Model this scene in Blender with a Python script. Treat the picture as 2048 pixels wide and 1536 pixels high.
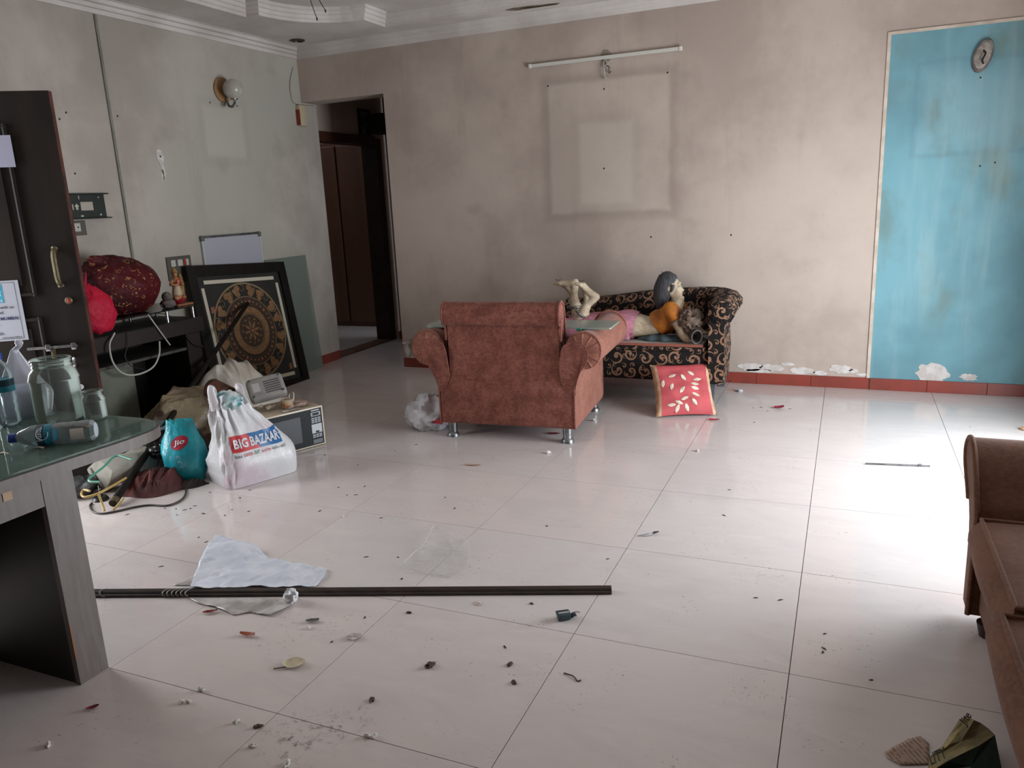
import bpy, bmesh, math, random
from mathutils import Vector, Matrix, noise
V = Vector
for o in list(bpy.data.objects):
    bpy.data.objects.remove(o)
S = bpy.context.scene
COL = S.collection

# ---------------------------------------------------------------- camera
FPX = 1544.34                                    # focal length in pixels of the 2048 px wide frame
CAM = V((0.0, 0.0, 1.5052))
_p, _t, _r = math.radians(23.65788), math.radians(-13.37873), math.radians(-2.62103)
CF = V((-math.sin(_p) * math.cos(_t), math.cos(_p) * math.cos(_t), math.sin(_t)))
_rt = V((math.cos(_p), math.sin(_p), 0))
_up = _rt.cross(CF)
CR = _rt * math.cos(_r) + _up * math.sin(_r)
CU = _up * math.cos(_r) - _rt * math.sin(_r)
cam_data = bpy.data.cameras.new('camera')
cam = bpy.data.objects.new('camera', cam_data)
COL.objects.link(cam)
cam.matrix_world = Matrix(((CR.x, CU.x, -CF.x, CAM.x), (CR.y, CU.y, -CF.y, CAM.y), (CR.z, CU.z, -CF.z, CAM.z), (0, 0, 0, 1)))
cam_data.sensor_width = 36
cam_data.lens = 36 * FPX / 2048
cam_data.clip_start = .05
S.camera = cam

# ---------------------------------------------------------------- world, light, exposure
W = bpy.data.worlds.new('sky')
S.world = W
W.use_nodes = True
W.node_tree.nodes['Background'].inputs[0].default_value = (.78, .88, 1, 1)
W.node_tree.nodes['Background'].inputs[1].default_value = 1.2

def area(name, loc, rot, sx, sy, power, col):
    l = bpy.data.lights.new(name, 'AREA')
    l.shape = 'RECTANGLE'
    l.size, l.size_y, l.energy, l.color = sx, sy, power, col
    o = bpy.data.objects.new(name, l)
    COL.objects.link(o)
    o.location, o.rotation_euler = loc, rot
    return o
# daylight through the balcony door of the right wall; added fill lamp at the entrance brightens the front floor
area('balcony_daylight', (1.56, 4.15, .84), (0, math.radians(90), 0), 1.6, 1.8, 92, (.90, .95, 1))
area('entrance_fill', (-4.93, 2.06, 1.2), (0, math.radians(-90), 0), 2.0, .86, 46, (.97, .98, 1))
S.view_settings.view_transform = 'Standard'
S.view_settings.look = 'None'
S.view_settings.exposure = 0.76
S.view_settings.gamma = 1
S.view_settings.use_curve_mapping = False
S.cycles.use_denoising = True
S.cycles.max_bounces = 8
S.cycles.diffuse_bounces = 4
S.cycles.transmission_bounces = 10
S.cycles.transparent_max_bounces = 12
S.cycles.caustics_reflective = False
S.cycles.caustics_refractive = False
S.cycles.sample_clamp_indirect = 6

# ---------------------------------------------------------------- measuring helper: a picture point on a known plane
def PX(u, v, x=None, y=None, z=None):
    d = CF + CR * ((u - 1024) / FPX) - CU * ((v - 768) / FPX)
    if x is not None: t = (x - CAM.x) / d.x
    elif y is not None: t = (y - CAM.y) / d.y
    else: t = ((z or 0.0) - CAM.z) / d.z
    return CAM + d * t

# ---------------------------------------------------------------- materials
def lin(h):
    if not isinstance(h, str): return tuple(h)
    h = h.lstrip('#')
    o = []
    for i in (0, 2, 4):
        c = int(h[i:i + 2], 16) / 255
        o.append(c / 12.92 if c <= .04045 else ((c + .055) / 1.055) ** 2.4)
    return tuple(o)

class NT:
    """small wrapper for building node trees"""
    def __init__(s, m):
        m.use_nodes = True
        s.t = m.node_tree
        s.b = s.t.nodes['Principled BSDF']
    def n(s, ty, **k):
        nd = s.t.nodes.new(ty)
        for a, b in k.items(): setattr(nd, a, b)
        return nd
    def put(s, sock, val):
        if hasattr(val, 'is_linked') or hasattr(val, 'links'): s.t.links.new(val, sock)
        elif isinstance(val, (tuple, list)) and len(val) == 3 and sock.type == 'RGBA': sock.default_value = (*val, 1)
        else: sock.default_value = val
    def math(s, op, a, b=None, c=None, clamp=False):
        nd = s.n('ShaderNodeMath', operation=op, use_clamp=clamp)
        s.put(nd.inputs[0], a)
        if b is not None: s.put(nd.inputs[1], b)
        if c is not None: s.put(nd.inputs[2], c)
        return nd.outputs[0]
    def mix(s, f, a, b, mode='MIX'):
        nd = s.n('ShaderNodeMix', data_type='RGBA', blend_type=mode)
        s.put(nd.inputs[0], f); s.put(nd.inputs[6], a); s.put(nd.inputs[7], b)
        return nd.outputs[2]
    def noise(s, vec, scale, detail=4, rough=.55, dist=0, out=0):
        nd = s.n('ShaderNodeTexNoise')
        if vec is not None: s.put(nd.inputs['Vector'], vec)
        nd.inputs['Scale'].default_value = scale
        nd.inputs['Detail'].default_value = detail
        nd.inputs['Roughness'].default_value = rough
        nd.inputs['Distortion'].default_value = dist
        return nd.outputs[out]
    def step(s, x, lo, hi, a=0, b=1):
        nd = s.n('ShaderNodeMapRange', interpolation_type='SMOOTHSTEP')
        s.put(nd.inputs[0], x)
        for i, q in ((1, lo), (2, hi), (3, a), (4, b)): s.put(nd.inputs[i], q)
        return nd.outputs[0]
    def pos(s): return s.n('ShaderNodeNewGeometry').outputs['Position']
    def obj(s): return s.n('ShaderNodeTexCoord').outputs['Object']
    def uv(s): return s.n('ShaderNodeTexCoord').outputs['UV']
    def sep(s, v):
        nd = s.n('ShaderNodeSeparateXYZ'); s.put(nd.inputs[0], v); return nd.outputs
    def comb(s, x, y, z):
        nd = s.n('ShaderNodeCombineXYZ')
        for i, q in enumerate((x, y, z)): s.put(nd.inputs[i], q)
        return nd.outputs[0]
    def vmul(s, v, k):
        nd = s.n('ShaderNodeVectorMath', operation='MULTIPLY'); s.put(nd.inputs[0], v); nd.inputs[1].default_value = k; return nd.outputs[0]
    def bump(s, h, strength=.3, dist=.01):
        nd = s.n('ShaderNodeBump'); nd.inputs['Strength'].default_value = strength; nd.inputs['Distance'].default_value = dist
        s.put(nd.inputs['Height'], h); s.t.links.new(nd.outputs[0], s.b.inputs['Normal'])
    def set(s, **k):
        nm = dict(col='Base Color', rough='Roughness', metal='Metallic', spec='Specular IOR Level', trans='Transmission Weight', ior='IOR',
                  alpha='Alpha', coat='Coat Weight', coatr='Coat Roughness', sheen='Sheen Weight', sheenr='Sheen Roughness', sss='Subsurface Weight')
        for a, b in k.items(): s.put(s.b.inputs[nm[a]], b)

def M(name, c, c2=None, scale=8, rough=.6, lo=.38, hi=.62, bump=0, bscale=60, bd=.004, stretch=None, detail=4, **kw):
    m = bpy.data.materials.new(name)
    t = NT(m)
    vec = t.obj()
    if stretch: vec = t.vmul(vec, stretch)
    col = lin(c)
    if c2: col = t.mix(t.step(t.noise(vec, scale, detail), lo, hi), lin(c), lin(c2))
    t.set(col=col, rough=rough, **kw)
    if bump: t.bump(t.noise(vec, bscale, 3), bump, bd)
    return m

# ---------------------------------------------------------------- mesh builder
WM = {}
def frames(path, closed=False):
    n = len(path); T = []
    for i in range(n):
        a = path[(i - 1) % n] if closed or i > 0 else path[i]
        b = path[(i + 1) % n] if closed or i < n - 1 else path[i]
        d = b - a
        T.append(d.normalized() if d.length > 1e-9 else V((0, 0, 1)))
    r = V((0, 0, 1)) if abs(T[0].z) < .9 else V((1, 0, 0))
    nrm = (r - T[0] * r.dot(T[0])).normalized()
    out = []
    for i in range(n):
        nrm = nrm - T[i] * nrm.dot(T[i])
        nrm = nrm.normalized() if nrm.length > 1e-6 else T[i].orthogonal().normalized()
        out.append((T[i], nrm, T[i].cross(nrm)))
    return out

class MB:
    def __init__(s): s.v = []; s.f = []; s.uv = None; s.mi = []
    def add(s, vs, fs, mi=0):
        k = len(s.v); s.v += [V(q) for q in vs]; s.f += [tuple(i + k for i in f) for f in fs]; s.mi += [mi] * len(fs); return s
    def box(s, x0, x1, y0, y1, z0, z1, mi=0):
        return s.add([(x, y, z) for z in (z0, z1) for y in (y0, y1) for x in (x0, x1)],
                     [(0, 2, 3, 1), (4, 5, 7, 6), (0, 1, 5, 4), (2, 6, 7, 3), (0, 4, 6, 2), (1, 3, 7, 5)], mi)
    def bm(s, bm, mi=0):
        bm.verts.index_update()
        s.add([v.co.copy() for v in bm.verts], [[v.index for v in f.verts] for f in bm.faces], mi); bm.free(); return s
    def rbox(s, x0, x1, y0, y1, z0, z1, b=.01, seg=2, mi=0):
        bm = bmesh.new(); bmesh.ops.create_cube(bm, size=1)
        for v in bm.verts: v.co = V((x0 + (v.co.x + .5) * (x1 - x0), y0 + (v.co.y + .5) * (y1 - y0), z0 + (v.co.z + .5) * (z1 - z0)))
        bmesh.ops.bevel(bm, geom=bm.edges[:], offset=b, segments=seg, affect='EDGES', profile=.5)
        return s.bm(bm, mi)
    def rings(s, R, cap=True, close=False, mi=0):
        n = len(R[0]); vs = [q for r in R for q in r]; fs = []
        m = len(R)
        for i in range(m if close else m - 1):
            for j in range(n):
                a, b = i * n + j, i * n + (j + 1) % n; i2 = (i + 1) % m
                fs.append((a, b, i2 * n + (j + 1) % n, i2 * n + j))
        if cap and not close:
            fs.append(tuple(range(n - 1, -1, -1))); fs.append(tuple((m - 1) * n + j for j in range(n)))
        return s.add(vs, fs, mi)
    def tube(s, path, r, seg=8, closed=False, cap=True, flat=1, mi=0):
        path = [V(p) for p in path]; fr = frames(path, closed); R = []
        for i, (p, (t, n, b)) in enumerate(zip(path, fr)):
            q = r[i] if isinstance(r, (list, tuple)) else r
            R.append([p + n * math.cos(a) * q + b * math.sin(a) * q * flat for a in [2 * math.pi * k / seg for k in range(seg)]])
        return s.rings(R, cap, closed, mi)
    def lathe(s, prof, c=(0, 0, 0), seg=24, mat=None, mi=0, cap=True):
        c = V(c); R = []
        for r, z in prof:
            ring = [V((r * math.cos(2 * math.pi * k / seg), r * math.sin(2 * math.pi * k / seg), z)) for k in range(seg)]
            R.append([(mat @ q if mat else q) + c for q in ring])
        return s.rings(R, cap, mi=mi)
    def prism(s, poly, f, mi=0):
        """poly: 2D points; f(a, b, k) -> 3D with k=0 near side, 1 far side"""
        n = len(poly)
        vs = [f(a, b, 0) for a, b in poly] + [f(a, b, 1) for a, b in poly]
        fs = [tuple(range(n - 1, -1, -1)), tuple(range(n, 2 * n))] + [(i, (i + 1) % n, n + (i + 1) % n, n + i) for i in range(n)]
        return s.add(vs, fs, mi)
    def grid(s, nu, nv, f, wrap=False, mi=0):
        vs = [f(i / (nu if wrap else nu - 1), j / (nv - 1)) for j in range(nv) for i in range(nu)]
        fs = []
        for j in range(nv - 1):
            for i in range(nu if wrap else nu - 1):
                i2 = (i + 1) % nu
                fs.append((j * nu + i, j * nu + i2, (j + 1) * nu + i2, (j + 1) * nu + i))
        return s.add(vs, fs, mi)
    def ball(s, c, r, nu=16, nv=10, mat=None, mi=0):
        c = V(c); r = r if isinstance(r, (tuple, list)) else (r, r, r); R = []
        for j in range(nv):
            a = math.pi * (j + .02) / (nv - 1 + .04) - math.pi / 2
            ring = [V((r[0] * math.cos(a) * math.cos(2 * math.pi * k / nu), r[1] * math.cos(a) * math.sin(2 * math.pi * k / nu), r[2] * math.sin(a))) for k in range(nu)]
            R.append([(mat @ q if mat else q) + c for q in ring])
        return s.rings(R, mi=mi)
    def xf(s, m):
        s.v = [m @ q for q in s.v]; return s
    def mesh(s, name, mats, ang=35, inv=None, off=None):
        me = bpy.data.meshes.new(name)
        vs = s.v
        if inv is not None: vs = [inv @ q for q in vs]
        if off is not None: vs = [q - off for q in vs]
        me.from_pydata([tuple(q) for q in vs], [], s.f)
        mats = mats if isinstance(mats, (list, tuple)) else [mats]
        for m in mats: me.materials.append(m)
        if len(mats) > 1: me.polygons.foreach_set('material_index', s.mi)
        bm = bmesh.new(); bm.from_mesh(me); bmesh.ops.recalc_face_normals(bm, faces=bm.faces[:]); bm.to_mesh(me); bm.free()
        if ang is not None:
            me.shade_smooth(); me.set_sharp_from_angle(angle=math.radians(ang))
        me.update()
        return me
    def build(s, name, mats, parent=None, ang=35, local=False):
        if parent is None:
            xs = [q.x for q in s.v]; ys = [q.y for q in s.v]; zs = [q.z for q in s.v]
            off = V(((min(xs) + max(xs)) / 2, (min(ys) + max(ys)) / 2, min(zs)))
            o = bpy.data.objects.new(name, s.mesh(name, mats, ang, off=off)); o.location = off
            WM[o.name] = Matrix.Translation(off)
        else:
            w = WM[parent.name]
            o = bpy.data.objects.new(name, s.mesh(name, mats, ang, inv=None if local else w.inverted()))
            o.parent = parent; WM[o.name] = w
        COL.objects.link(o)
        return o

def tag(o, label=None, cat=None, group=None, kind=None):
    if label: o['label'] = label
    if cat: o['category'] = cat
    if group: o['group'] = group
    if kind: o['kind'] = kind
    return o
def thing(name, label, cat, loc=(0, 0, 0), rz=0, group=None):
    o = bpy.data.objects.new(name, None); COL.objects.link(o)
    o.location = loc; o.rotation_euler = (0, 0, rz); o.empty_display_size = .1
    WM[o.name] = Matrix.Translation(V(loc)) @ Matrix.Rotation(rz, 4, 'Z')
    return tag(o, label, cat, group)
def struct(o): return tag(o, kind='structure')
def inst(name, me, parent, m):
    """part that shares mesh data; m is its matrix in the parent's space"""
    o = bpy.data.objects.new(name, me); COL.objects.link(o); o.parent = parent; o.matrix_basis = m
    return o
def rnd(a, b): return random.uniform(a, b)
def nz(p, sc=1.0, seed=0): return noise.noise(V(p) * sc + V((seed * 7.3, seed * 3.1, seed * 1.7)))
def turb(p, sc=1.0, seed=0, oct=3):
    r = 0; a = 1
    for k in range(oct): r += a * nz(p, sc * 2 ** k, seed + k); a *= .5
    return r
def lerp(a, b, t): return a + (b - a) * t
def smooth(t): t = max(0, min(1, t)); return t * t * (3 - 2 * t)
def spline(pts, n=8, closed=False):
    """Catmull-Rom through pts"""
    pts = [V(p) for p in pts]; N = len(pts); out = []
    for i in range(N if closed else N - 1):
        p1, p2 = pts[i], pts[(i + 1) % N]
        p0 = pts[(i - 1) % N] if closed or i > 0 else p1 * 2 - p2
        p3 = pts[(i + 2) % N] if closed or i < N - 2 else p2 * 2 - p1
        for k in range(n):
            t = k / n
            out.append(((p1 * 2) + (p2 - p0) * t + (p0 * 2 - p1 * 5 + p2 * 4 - p3) * t * t + (p1 * 3 - p0 - p2 * 3 + p3) * t ** 3) * .5)
    if not closed: out.append(pts[-1])
    return out
def text_geo(s, width=None, height=None, bold=0.0, shear=0.0):
    """flat lettering, origin at its lower left, scaled to width / height"""
    c = bpy.data.curves.new('t', 'FONT'); c.body = s; c.offset = bold; c.shear = shear; c.resolution_u = 2; c.fill_mode = 'FRONT'
    o = bpy.data.objects.new('t', c); COL.objects.link(o)
    me = bpy.data.meshes.new_from_object(o.evaluated_get(bpy.context.evaluated_depsgraph_get()))
    vs = [v.co.copy() for v in me.vertices]; fs = [tuple(p.vertices) for p in me.polygons]
    bpy.data.objects.remove(o); bpy.data.curves.remove(c); bpy.data.meshes.remove(me)
    if not vs: return [], []
    x0 = min(v.x for v in vs); x1 = max(v.x for v in vs); y0 = min(v.y for v in vs); y1 = max(v.y for v in vs)
    kx = width / (x1 - x0) if width else None; ky = height / (y1 - y0) if height else None
    kx = kx or ky; ky = ky or kx
    return [((v.x - x0) * kx, (v.y - y0) * ky) for v in vs], fs
def lettering(name, s, f, mat, parent, width=None, height=None, bold=0., shear=0., u0=0, v0=0, label=None):
    """f(u, v) -> 3D point of the printed surface"""
    vs, fs = text_geo(s, width, height, bold, shear)
    if not vs: return None
    b = MB(); b.add([f(u0 + a, v0 + c) for a, c in vs], fs)
    o = b.build(name, mat, parent, ang=None)
    if label: o['label'] = label
    return o
random.seed(7)
# ================================================================ the setting
XL, YB, ZC = -4.743, 6.237, 2.94          # left wall, back wall, ceiling soffit
XR, YF = 1.35, -2.0                       # right wall, wall behind the camera
TH = .225

def rect_d(t, x, z, cx, cz, hx, hz):
    a = t.math('SUBTRACT', t.math('ABSOLUTE', t.math('SUBTRACT', x, cx)), hx)
    b = t.math('SUBTRACT', t.math('ABSOLUTE', t.math('SUBTRACT', z, cz)), hz)
    return t.math('MAXIMUM', a, b)

def wall_material(name, base, stain, ghosts=(), green=None):
    """old distemper: blotchy, smudged; ghosts = marks left by pictures (axis, cx, cz, hx, hz, inner)"""
    m = bpy.data.materials.new(name); t = NT(m); p = t.pos(); x, y, z = t.sep(p)
    col = t.mix(t.step(t.noise(p, .85, 5, .6), .36, .66), lin(base), lin(stain))
    if green: col = t.mix(t.step(t.noise(p, .55, 2), .42, .62), col, lin(green))
    streak = t.noise(t.vmul(p, (5, 5, .7)), 1.2, 5, .65)
    col = t.mix(t.math('MULTIPLY', t.step(streak, .5, .8), .25), col, lin('#8d7d70'))
    fine = t.noise(p, 26, 4, .7)
    col = t.mix(t.math('MULTIPLY', t.step(fine, .56, .8), .22), col, lin('#8a7f76'))
    smud = t.noise(p, 3.3, 3, .5)
    col = t.mix(t.math('MULTIPLY', t.step(smud, .58, .80), .22), col, lin('#7d7268'))
    wob = t.math('MULTIPLY', t.math('SUBTRACT', t.noise(p, 7, 3), .5), .035)
    for ax, cx, cz, hx, hz, inner, k in ghosts:
        h = x if ax == 'x' else y
        d = t.math('ADD', rect_d(t, h, z, cx, cz, hx, hz), wob)
        patch = t.math('MULTIPLY', t.step(d, .05, -.03), inner)
        col = t.mix(patch, col, lin('#cdc3b6'))
        ring = t.math('SUBTRACT', t.step(t.math('ABSOLUTE', d), .10, .0), 0, clamp=True)
        ring = t.math('MULTIPLY', t.math('MULTIPLY', ring, t.step(d, -.035, .015)), k)
        col = t.mix(ring, col, lin('#6f635a'))
    t.set(col=col, rough=.85, spec=.2)
    t.bump(t.noise(p, 45, 4, .6), .12, .004)
    return m

MW = wall_material('back_wall_paint', '#bbada2', '#a4968c', [('x', -1.80, 1.885, .50, .515, .14, .32), ('x', -1.82, 1.757, .22, .318, .24, .10)])
MWL = wall_material('left_wall_paint', '#b8b0a7', '#9e968d', [('y', 5.20, 2.15, .225, .20, .22, .12), ('y', 3.62, 1.85, .52, .30, .12, .05)], green='#a9a79d')
MWX = wall_material('plain_wall_paint', '#b5a59b', '#a39389')
def blue_material():
    m = bpy.data.materials.new('blue_paint'); t = NT(m); p = t.pos(); x, y, z = t.sep(p)
    col = t.mix(t.step(t.noise(p, 1.3, 4, .6), .35, .7), lin('#72a0ab'), lin('#628a94'))
    d = t.math('ADD', rect_d(t, x, z, .86, 1.98, .48, .30), t.math('MULTIPLY', t.math('SUBTRACT', t.noise(p, 6, 3), .5), .05))
    col = t.mix(t.math('MULTIPLY', t.step(t.math('ABSOLUTE', d), .03, 0), .35), col, lin('#5f8291'))
    col = t.mix(t.math('MULTIPLY', t.step(d, .05, -.2), .3), col, lin('#98b9c0'))
    st = t.noise(t.vmul(p, (1.6, 1, 1)), 1.6, 4, .6)
    col = t.mix(t.math('MULTIPLY', t.step(st, .50, .72), .7), col, lin('#6d8078'))
    col = t.mix(t.math('MULTIPLY', t.step(t.noise(t.vmul(p, (4, 4, .5)), 1.5, 4), .52, .75), .3), col, lin('#9fb6b8'))
    t.set(col=col, rough=.75, spec=.25); t.bump(t.noise(p, 45, 4), .1, .004)
    return m
MBLUE = blue_material()
MPLASTER = M('bare_plaster', '#cfcac6', '#bcb6b0', scale=20, rough=.9, bump=.3, bscale=40)
MCEIL = M('ceiling_paint', '#cfc9c4', '#bdb6b0', scale=1.6, rough=.85)
MCREAM = M('cream_border_paint', '#c9bcae', '#b6a898', scale=9, rough=.8)
MSKIRT = M('red_skirting', '#8a3d31', '#7c3a30', scale=5, rough=.35)
MGROUT = M('grout', '#6e6460', rough=.9)
MDARKHOLE = M('dark_void', '#1c1815', rough=.9)
MWOODB = M('brown_door_wood', '#6b4630', '#583826', scale=3, rough=.5, stretch=(1, 1, .15))
MFRAMEW = M('dark_frame_wood', '#2a1a13', '#1e130e', scale=6, rough=.5)

def tile_material():
    m = bpy.data.materials.new('vitrified_tile'); t = NT(m); p = t.pos()
    rn = t.n('ShaderNodeObjectInfo').outputs['Random']
    base = t.mix(rn, lin('#d0c5c1'), lin('#cdc6c3'))
    off = t.n('ShaderNodeVectorMath', operation='ADD'); t.put(off.inputs[0], p)
    t.put(off.inputs[1], t.comb(t.math('MULTIPLY', rn, 31), t.math('MULTIPLY', rn, 17), 0)); q = off.outputs[0]
    vein = t.noise(t.vmul(q, (1.0, 2.6, 1)), 2.2, 6, .62, .8)
    col = t.mix(t.math('MULTIPLY', t.step(vein, .44, .66), .55), base, lin('#c6bdbb'))
    col = t.mix(t.math('MULTIPLY', t.step(t.noise(t.vmul(q, (1.5, 4, 1)), 4, 5, .6, .6), .52, .7), .4), col, lin('#d6cecb'))
    dirt = t.math('MULTIPLY', t.step(t.noise(p, 60, 3, .6), .60, .70), t.step(t.noise(p, 3.1, 3, .6), .50, .64))
    col = t.mix(t.math('MULTIPLY', dirt, .55), col, lin('#6d625c'))
    x, y, _z = t.sep(p)
    for u, v, rad, k in ((600, 1478, .17, .95), (690, 1440, .12, .7), (860, 1330, .06, .6), (1500, 1150, .12, .25), (1420, 905, .10, .25), (1640, 782, .16, .45), (340, 1030, .25, .25), (1180, 868, .18, .35)):
        c_ = PX(u, v, z=0)
        dd = t.math('SQRT', t.math('ADD', t.math('POWER', t.math('SUBTRACT', x, c_.x), 2), t.math('POWER', t.math('SUBTRACT', y, c_.y), 2)))
        sp = t.math('MULTIPLY', t.step(dd, rad, rad * .2), t.step(t.noise(p, 26, 6, .8), .50, .68))
        col = t.mix(t.math('MULTIPLY', sp, k), col, lin('#5c514b'))
    scuff = t.step(t.noise(p, 9, 6, .75, 1.2), .62, .74)
    col = t.mix(t.math('MULTIPLY', scuff, .3), col, lin('#8d8480'))
    rough = t.math('ADD', .05, t.math('MULTIPLY', t.noise(p, 5, 4, .6), .13))
    t.set(col=col, rough=rough, spec=.5)
    return m
MTILE = tile_material()

# ---- floor of square tiles
TS = .72; GX, GY = -2.262, 1.604
floor = struct(MB().box(-6.9, XR + .25, YF - .25, 8.7, -.2, -.010).build('floor', MGROUT))
g = .0013
tile_me = MB().box(g, TS - g, g, TS - g, -.010, 0).mesh('tile', MTILE, None)
for i in range(-7, 6):
    for j in range(-6, 10):
        x, y = GX + i * TS, GY + j * TS
        if x > XR + .1 or (j < 6 and x + TS < XL - .25): continue
        inst('tile', tile_me, floor, Matrix.Translation(V((x, y, 0)) - V(WM[floor.name].translation)))

# ---- walls
b = MB()
b.box(-3.848, XR + .2, YB, YB + TH, 0, 3.2); b.box(XL, -3.848, YB, YB + TH, 2.475, 3.2)
wall_back = struct(b.build('wall_back', MW, ang=None))
EY0, EY1 = 1.60, 2.52                      # entrance opening in the left wall
b = MB(); b.box(XL - TH, XL, YF, EY0, 0, 3.2); b.box(XL - TH, XL, EY1, YB + TH, 0, 3.2); b.box(XL - TH, XL, EY0, EY1, 2.22, 3.2)
wall_left = struct(b.build('wall_left', MWL, ang=None))
b = MB(); b.box(XR, XR + .2, YF, 3.2, 0, 3.2); b.box(XR, XR + .2, 5.1, YB, 0, 3.2); b.box(XR, XR + .2, 3.2, 5.1, 1.7, 3.2)
wall_right = struct(b.build('wall_right', MWX, ang=None))
struct(MB().box(XL - TH, XR + .2, YF - .2, YF, 0, 3.2).build('wall_front', MWX, ang=None))
MALU = M('aluminium', '#9a9a98', rough=.35, metal=.8)
w1 = struct(MB().box(XR + .02, XR + .10, 3.2, 3.25, 0, 1.7).box(XR + .02, XR + .10, 5.05, 5.1, 0, 1.7).box(XR + .02, XR + .10, 3.25, 5.05, 1.65, 1.7).build('window_1', MALU))
struct(MB().box(-6.9, -3.6, 6.9 + 1.8, 8.9, 0, 3.2).build('wall_passage', MWX, ang=None))

# ---- passage behind the doorway: right side wall end, doorway on the left with an open brown door
b = MB(); b.box(-4.71, -3.4, 7.60, 7.75, 0, 3.2); b.box(-3.848, -3.7, YB + TH, 7.60, 0, 3.2)
struct(b.build('wall_passage_end', MWX, ang=None))
struct(MB().box(-4.72, -3.85, 7.585, 7.6, 0, .09).build('baseboard_passage', MSKIRT))
b = MB(); b.box(-4.94, -4.79, YB + TH, 7.75, 2.22, 3.2); b.box(-4.94, -4.79, 7.56, 7.75, 0, 2.22); b.box(-6.9, XL - TH, YB + TH - .1, YB + TH, 0, 3.2); b.box(-7.0, -6.9, YB, 8.9, 0, 3.2)
struct(b.build('wall_passage_left', MWX, ang=None))
df = MB().box(-4.95, -4.76, 7.48, 7.585, 0, 2.22).build('door_1', MFRAMEW); struct(df)
MB().box(-4.95, -4.76, YB + TH + .002, 7.48, 2.15, 2.24).build('door_head', M('brown_frame_wood', '#4b2a20', '#3a2119', scale=6, rough=.45), df)
MB().box(-4.95, -4.76, YB + TH + .002, 7.48, .0005, .012).build('threshold', MWOODB, df)
wd = thing('wardrobe', 'tall brown wooden cupboard seen through the passage door', 'wardrobe', (-5.9, 8.5, 0))
MB().rbox(-6.85, -4.96, 8.36, 8.69, 0, 2.3, .004, 1).build('body', MWOODB, wd)
for x0 in (-6.82, -5.89): MB().rbox(x0, x0 + .9, 8.335, 8.358, .06, 2.25, .004, 1).build('door', MWOODB, wd)
pic = thing('wall_picture', 'small dark framed picture above the passage door head', 'picture', PX(728, 248, x=-4.785))
c = WM[pic.name].translation
MB().box(-4.789, -4.772, c.y - .11, c.y + .11, c.z - .15, c.z + .15).build('picture_frame', MFRAMEW, pic)
MB().box(-4.772, -4.770, c.y - .08, c.y + .08, c.z - .12, c.z + .12).build('print', M('grey_print', '#5a5a5c', '#26262a', scale=14, rough=.6), pic)
tag(MB().rbox(-4.76, -4.55, 7.36, 7.58, 2.26, 2.46, .01).build('meter_box', MDARKHOLE), 'dark box mounted high at the end of the passage', 'box')

# ---- ceiling with stepped tray and corner arc
xL, yT = -4.27, 5.95
arc = [(-4.15, 5.06)] + [(-3.60 - .55 * math.cos(a), 5.06 + .58 * math.sin(a)) for a in [math.radians(k) for k in range(10, 90, 10)]] + [(-3.60, 5.64)]
xr, yb0 = .85, -1.5
hole = [(xL, yb0 + .9), (xL, 5.06)] + arc + [(-3.60, yT), (.1, yT), (.1, 5.64), (.65, 5.06), (xr, 5.06), (xr, yb0 + .9), (.1, yb0 + .3), (-3.5, yb0 + .3)]
bm = bmesh.new()
def loop(pts, z):
    vs = [bm.verts.new((x, y, z)) for x, y in pts]
    return [bm.edges.new((vs[i], vs[(i + 1) % len(vs)])) for i in range(len(vs))]
e = loop([(XL, YF), (XR, YF), (XR, YB), (XL, YB)], ZC) + loop(hole, ZC)
bmesh.ops.triangle_fill(bm, use_beauty=True, use_dissolve=False, edges=e)
cb = MB().bm(bm)
ceiling = struct(cb.build('ceiling', MCEIL, ang=None))
ctr = V((-1.7, 2.3))
def inset(pts, d):
    n = len(pts); out = []
    A = sum(pts[i][0] * pts[(i + 1) % n][1] - pts[(i + 1) % n][0] * pts[i][1] for i in range(n))
    sg = 1 if A > 0 else -1
    for i in range(n):
        p0, p1, p2 = V(pts[i - 1]), V(pts[i]), V(pts[(i + 1) % n])
        n1 = V((-(p1 - p0).y, (p1 - p0).x)).normalized() * sg; n2 = V((-(p2 - p1).y, (p2 - p1).x)).normalized() * sg
        k = (n1 + n2); k = k / max(.3, k.dot(n1)) if k.length > 1e-6 else n1
        q = p1 + k * d; out.append((q.x, q.y))
    return out
prof = [(0, 0), (0, .022), (.012, .026), (.018, .05), (.03, .054), (.036, .078), (.048, .082), (.05, .105)]
R = [[V((x, y, ZC + h)) for x, y in inset(hole, d)] for d, h in prof]
MB().rings(R, cap=False).build('tray_moulding', MCEIL, ceiling, ang=None)
MB().box(XL, XR, YF, YB, ZC + .105, ZC + .2).build('tray_top', MCEIL, ceiling, ang=None)
# cornices along the left and back wall, mitred at the corner
cp = [(0, -.09), (.012, -.09), (.014, -.062), (.035, -.058), (.04, -.034), (.066, -.03), (.07, -.006), (.09, -.002), (.09, 0), (0, 0)]
b = MB(); b.rings([[V((XL + d, YF, ZC + h)) for d, h in cp], [V((XL + d, YB - d, ZC + h)) for d, h in cp]]); struct(b.build('trim_1', MCEIL, ang=None))
b = MB(); b.rings([[V((XL + d, YB - d, ZC + h)) for d, h in cp], [V((XR - d * 0, YB - d, ZC + h)) for d, h in cp]]); struct(b.build('trim_2', MCEIL, ang=None))
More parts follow.
